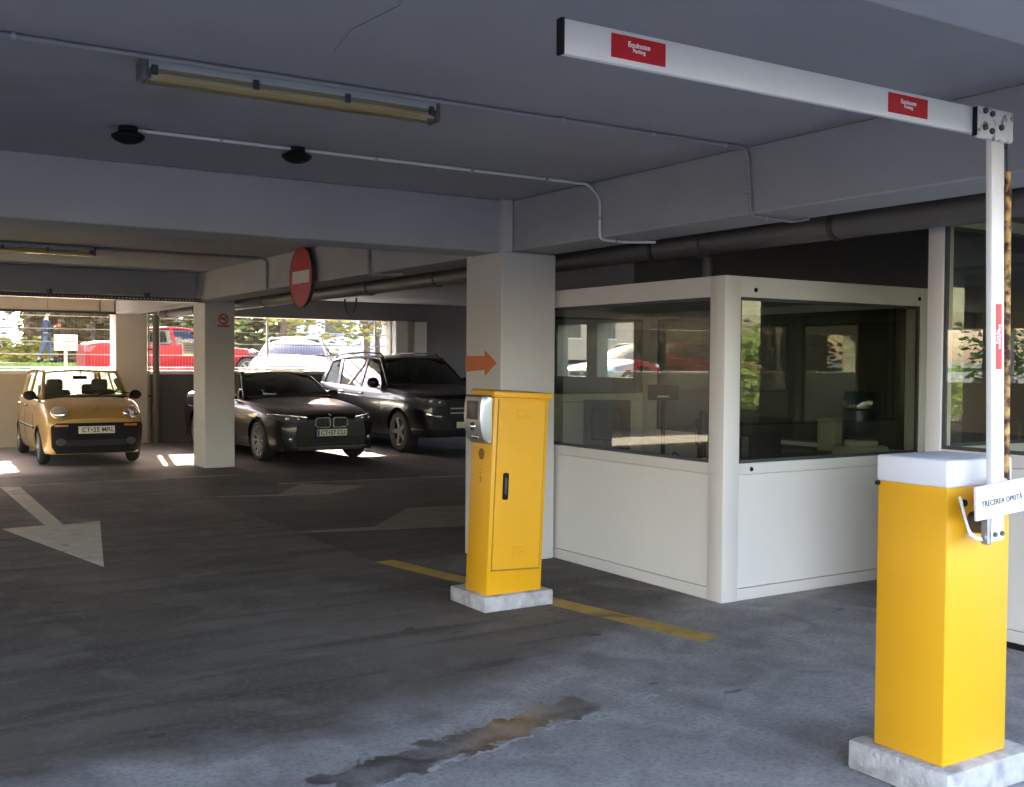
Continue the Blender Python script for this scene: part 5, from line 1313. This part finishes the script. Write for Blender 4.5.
# walking person, far outside
def skin(name, verts, edges, radii, material, parent, lvl=2, root=0):
    me = bpy.data.meshes.new(name); me.from_pydata([Vector(v) for v in verts], edges, [])
    o = bpy.data.objects.new(name, me); COL.objects.link(o)
    md = o.modifiers.new('s', 'SKIN'); sv = me.skin_vertices[0].data
    for i, r in enumerate(radii): sv[i].radius = (r, r) if not isinstance(r, tuple) else r
    sv[root].use_root = True
    ss = o.modifiers.new('u', 'SUBSURF'); ss.levels = lvl; ss.render_levels = lvl
    dg = bpy.context.evaluated_depsgraph_get()
    m2 = bpy.data.meshes.new_from_object(o.evaluated_get(dg)); m2.name = name
    bpy.data.objects.remove(o); bpy.data.meshes.remove(me)
    m2.shade_smooth(); m2.materials.clear(); m2.materials.append(material)
    o = bpy.data.objects.new(name, m2); COL.objects.link(o); o.parent = parent
    return o
pr_ = thing('person', 'person in a navy jacket and blue trousers walking outside, holding something red', 'person', (6.30, 40.0, 1.50))
pr_.rotation_euler = (0, 0, R(78))   # local -Y is forward
V = [(0, 0, 0.93), (0, 0.01, 1.12), (0, 0.0, 1.32), (0, 0.0, 1.45), (0, -0.01, 1.53), (0, -0.03, 1.60), (0, -0.03, 1.68), (0, -0.02, 1.74),
     (0.10, 0, 0.90), (0.11, -0.12, 0.50), (0.11, -0.16, 0.09), (0.11, -0.30, 0.04), (-0.10, 0, 0.90), (-0.11, 0.08, 0.50), (-0.11, 0.24, 0.12), (-0.11, 0.14, 0.04),
     (0.18, 0, 1.40), (0.24, -0.02, 1.12), (0.16, -0.26, 1.20), (0.13, -0.33, 1.24), (-0.18, 0, 1.40), (-0.24, -0.02, 1.12), (-0.16, -0.26, 1.22), (-0.13, -0.33, 1.27)]
Eg = [(0, 1), (1, 2), (2, 3), (3, 4), (4, 5), (5, 6), (6, 7), (0, 8), (8, 9), (9, 10), (10, 11), (0, 12), (12, 13), (13, 14), (14, 15), (3, 16), (16, 17), (17, 18), (18, 19), (3, 20), (20, 21), (21, 22), (22, 23)]
Rd = [0.13, 0.12, 0.14, 0.09, 0.055, 0.075, 0.095, 0.065, 0.085, 0.062, 0.045, 0.035, 0.085, 0.062, 0.045, 0.035, 0.06, 0.045, 0.033, 0.036, 0.06, 0.045, 0.033, 0.036]
body = skin('body', V, Eg, Rd, M['skin'], pr_)
fg = MB()
for sd in (1, -1):
    hz_ = 1.24 if sd > 0 else 1.27
    for k in range(4):
        x = sd * (0.105 + 0.018 * k); l = (0.075, 0.085, 0.08, 0.062)[k]
        fg.tube([(x, -0.35, hz_ + 0.01), (x - sd * 0.01, -0.35 - l * 0.6, hz_ + 0.015), (x - sd * 0.02, -0.35 - l * 0.8, hz_ - 0.015)], [0.010, 0.009, 0.007], 6)
    fg.tube([(sd * 0.10, -0.32, hz_), (sd * 0.075, -0.36, hz_ + 0.02), (sd * 0.065, -0.39, hz_ + 0.01)], [0.012, 0.010, 0.008], 6)
for s_, h_ in ((1, 1), (-1, 1)):
    fg.sphere((s_ * 0.088, -0.02, 1.665), 1.0, (0.012, 0.022, 0.032), None, 8, 6)
fg.sphere((0, -0.128, 1.655), 1.0, (0.016, 0.022, 0.024), None, 8, 6)
fgo = fg.build('fingers_and_features', M['skin'], pr_)
fe = MB()
for s_ in (1, -1): fe.sphere((s_ * 0.033, -0.112, 1.685), 1.0, (0.012, 0.008, 0.008), None, 8, 6)
fe.box(-0.025, 0.025, -0.120, -0.108, 1.615, 1.622); fe.build('eyes_and_mouth', M['hair'], pr_)
jk = skin('jacket', [V[0], V[1], V[2], V[3], (0, 0, 1.48), V[16], V[17], V[18], V[20], V[21], V[22]], [(0, 1), (1, 2), (2, 3), (3, 4), (3, 5), (5, 6), (6, 7), (3, 8), (8, 9), (9, 10)], [0.155, 0.15, 0.175, 0.13, 0.075, 0.085, 0.066, 0.052, 0.085, 0.066, 0.052], M['navy'], pr_)
tr = skin('trousers', [(0, 0, 0.95), V[8], V[9], (0.11, -0.16, 0.13), V[12], V[13], (-0.11, 0.23, 0.16)], [(0, 1), (1, 2), (2, 3), (0, 4), (4, 5), (5, 6)], [0.145, 0.105, 0.082, 0.066, 0.105, 0.082, 0.066], M['jeans'], pr_)
sh = MB()
sh.sphere((0.11, -0.23, 0.05), 1.0, (0.055, 0.145, 0.055)); sh.build('shoe', M['black'], pr_)
MB().sphere((-0.11, 0.19, 0.07), 1.0, (0.055, 0.135, 0.055), Matrix.Rotation(R(-25), 4, 'X')).build('shoe', M['black'], pr_)
MB().sphere((0, 0.005, 1.715), 1.0, (0.102, 0.115, 0.085)).build('hair', M['hair'], pr_)
a = Vector((6.30, 40.0, 1.50)) + Matrix.Rotation(R(78), 3, 'Z') @ Vector((0, -0.40, 1.27))
solo(MB().box(a.x - 0.05, a.x + 0.05, a.y - 0.11, a.y + 0.11, a.z - 0.05, a.z + 0.08, 0.015, 2), 'red_parcel', M['sign_red'], 'small red object held by the walking person', 'parcel', tuple(a))
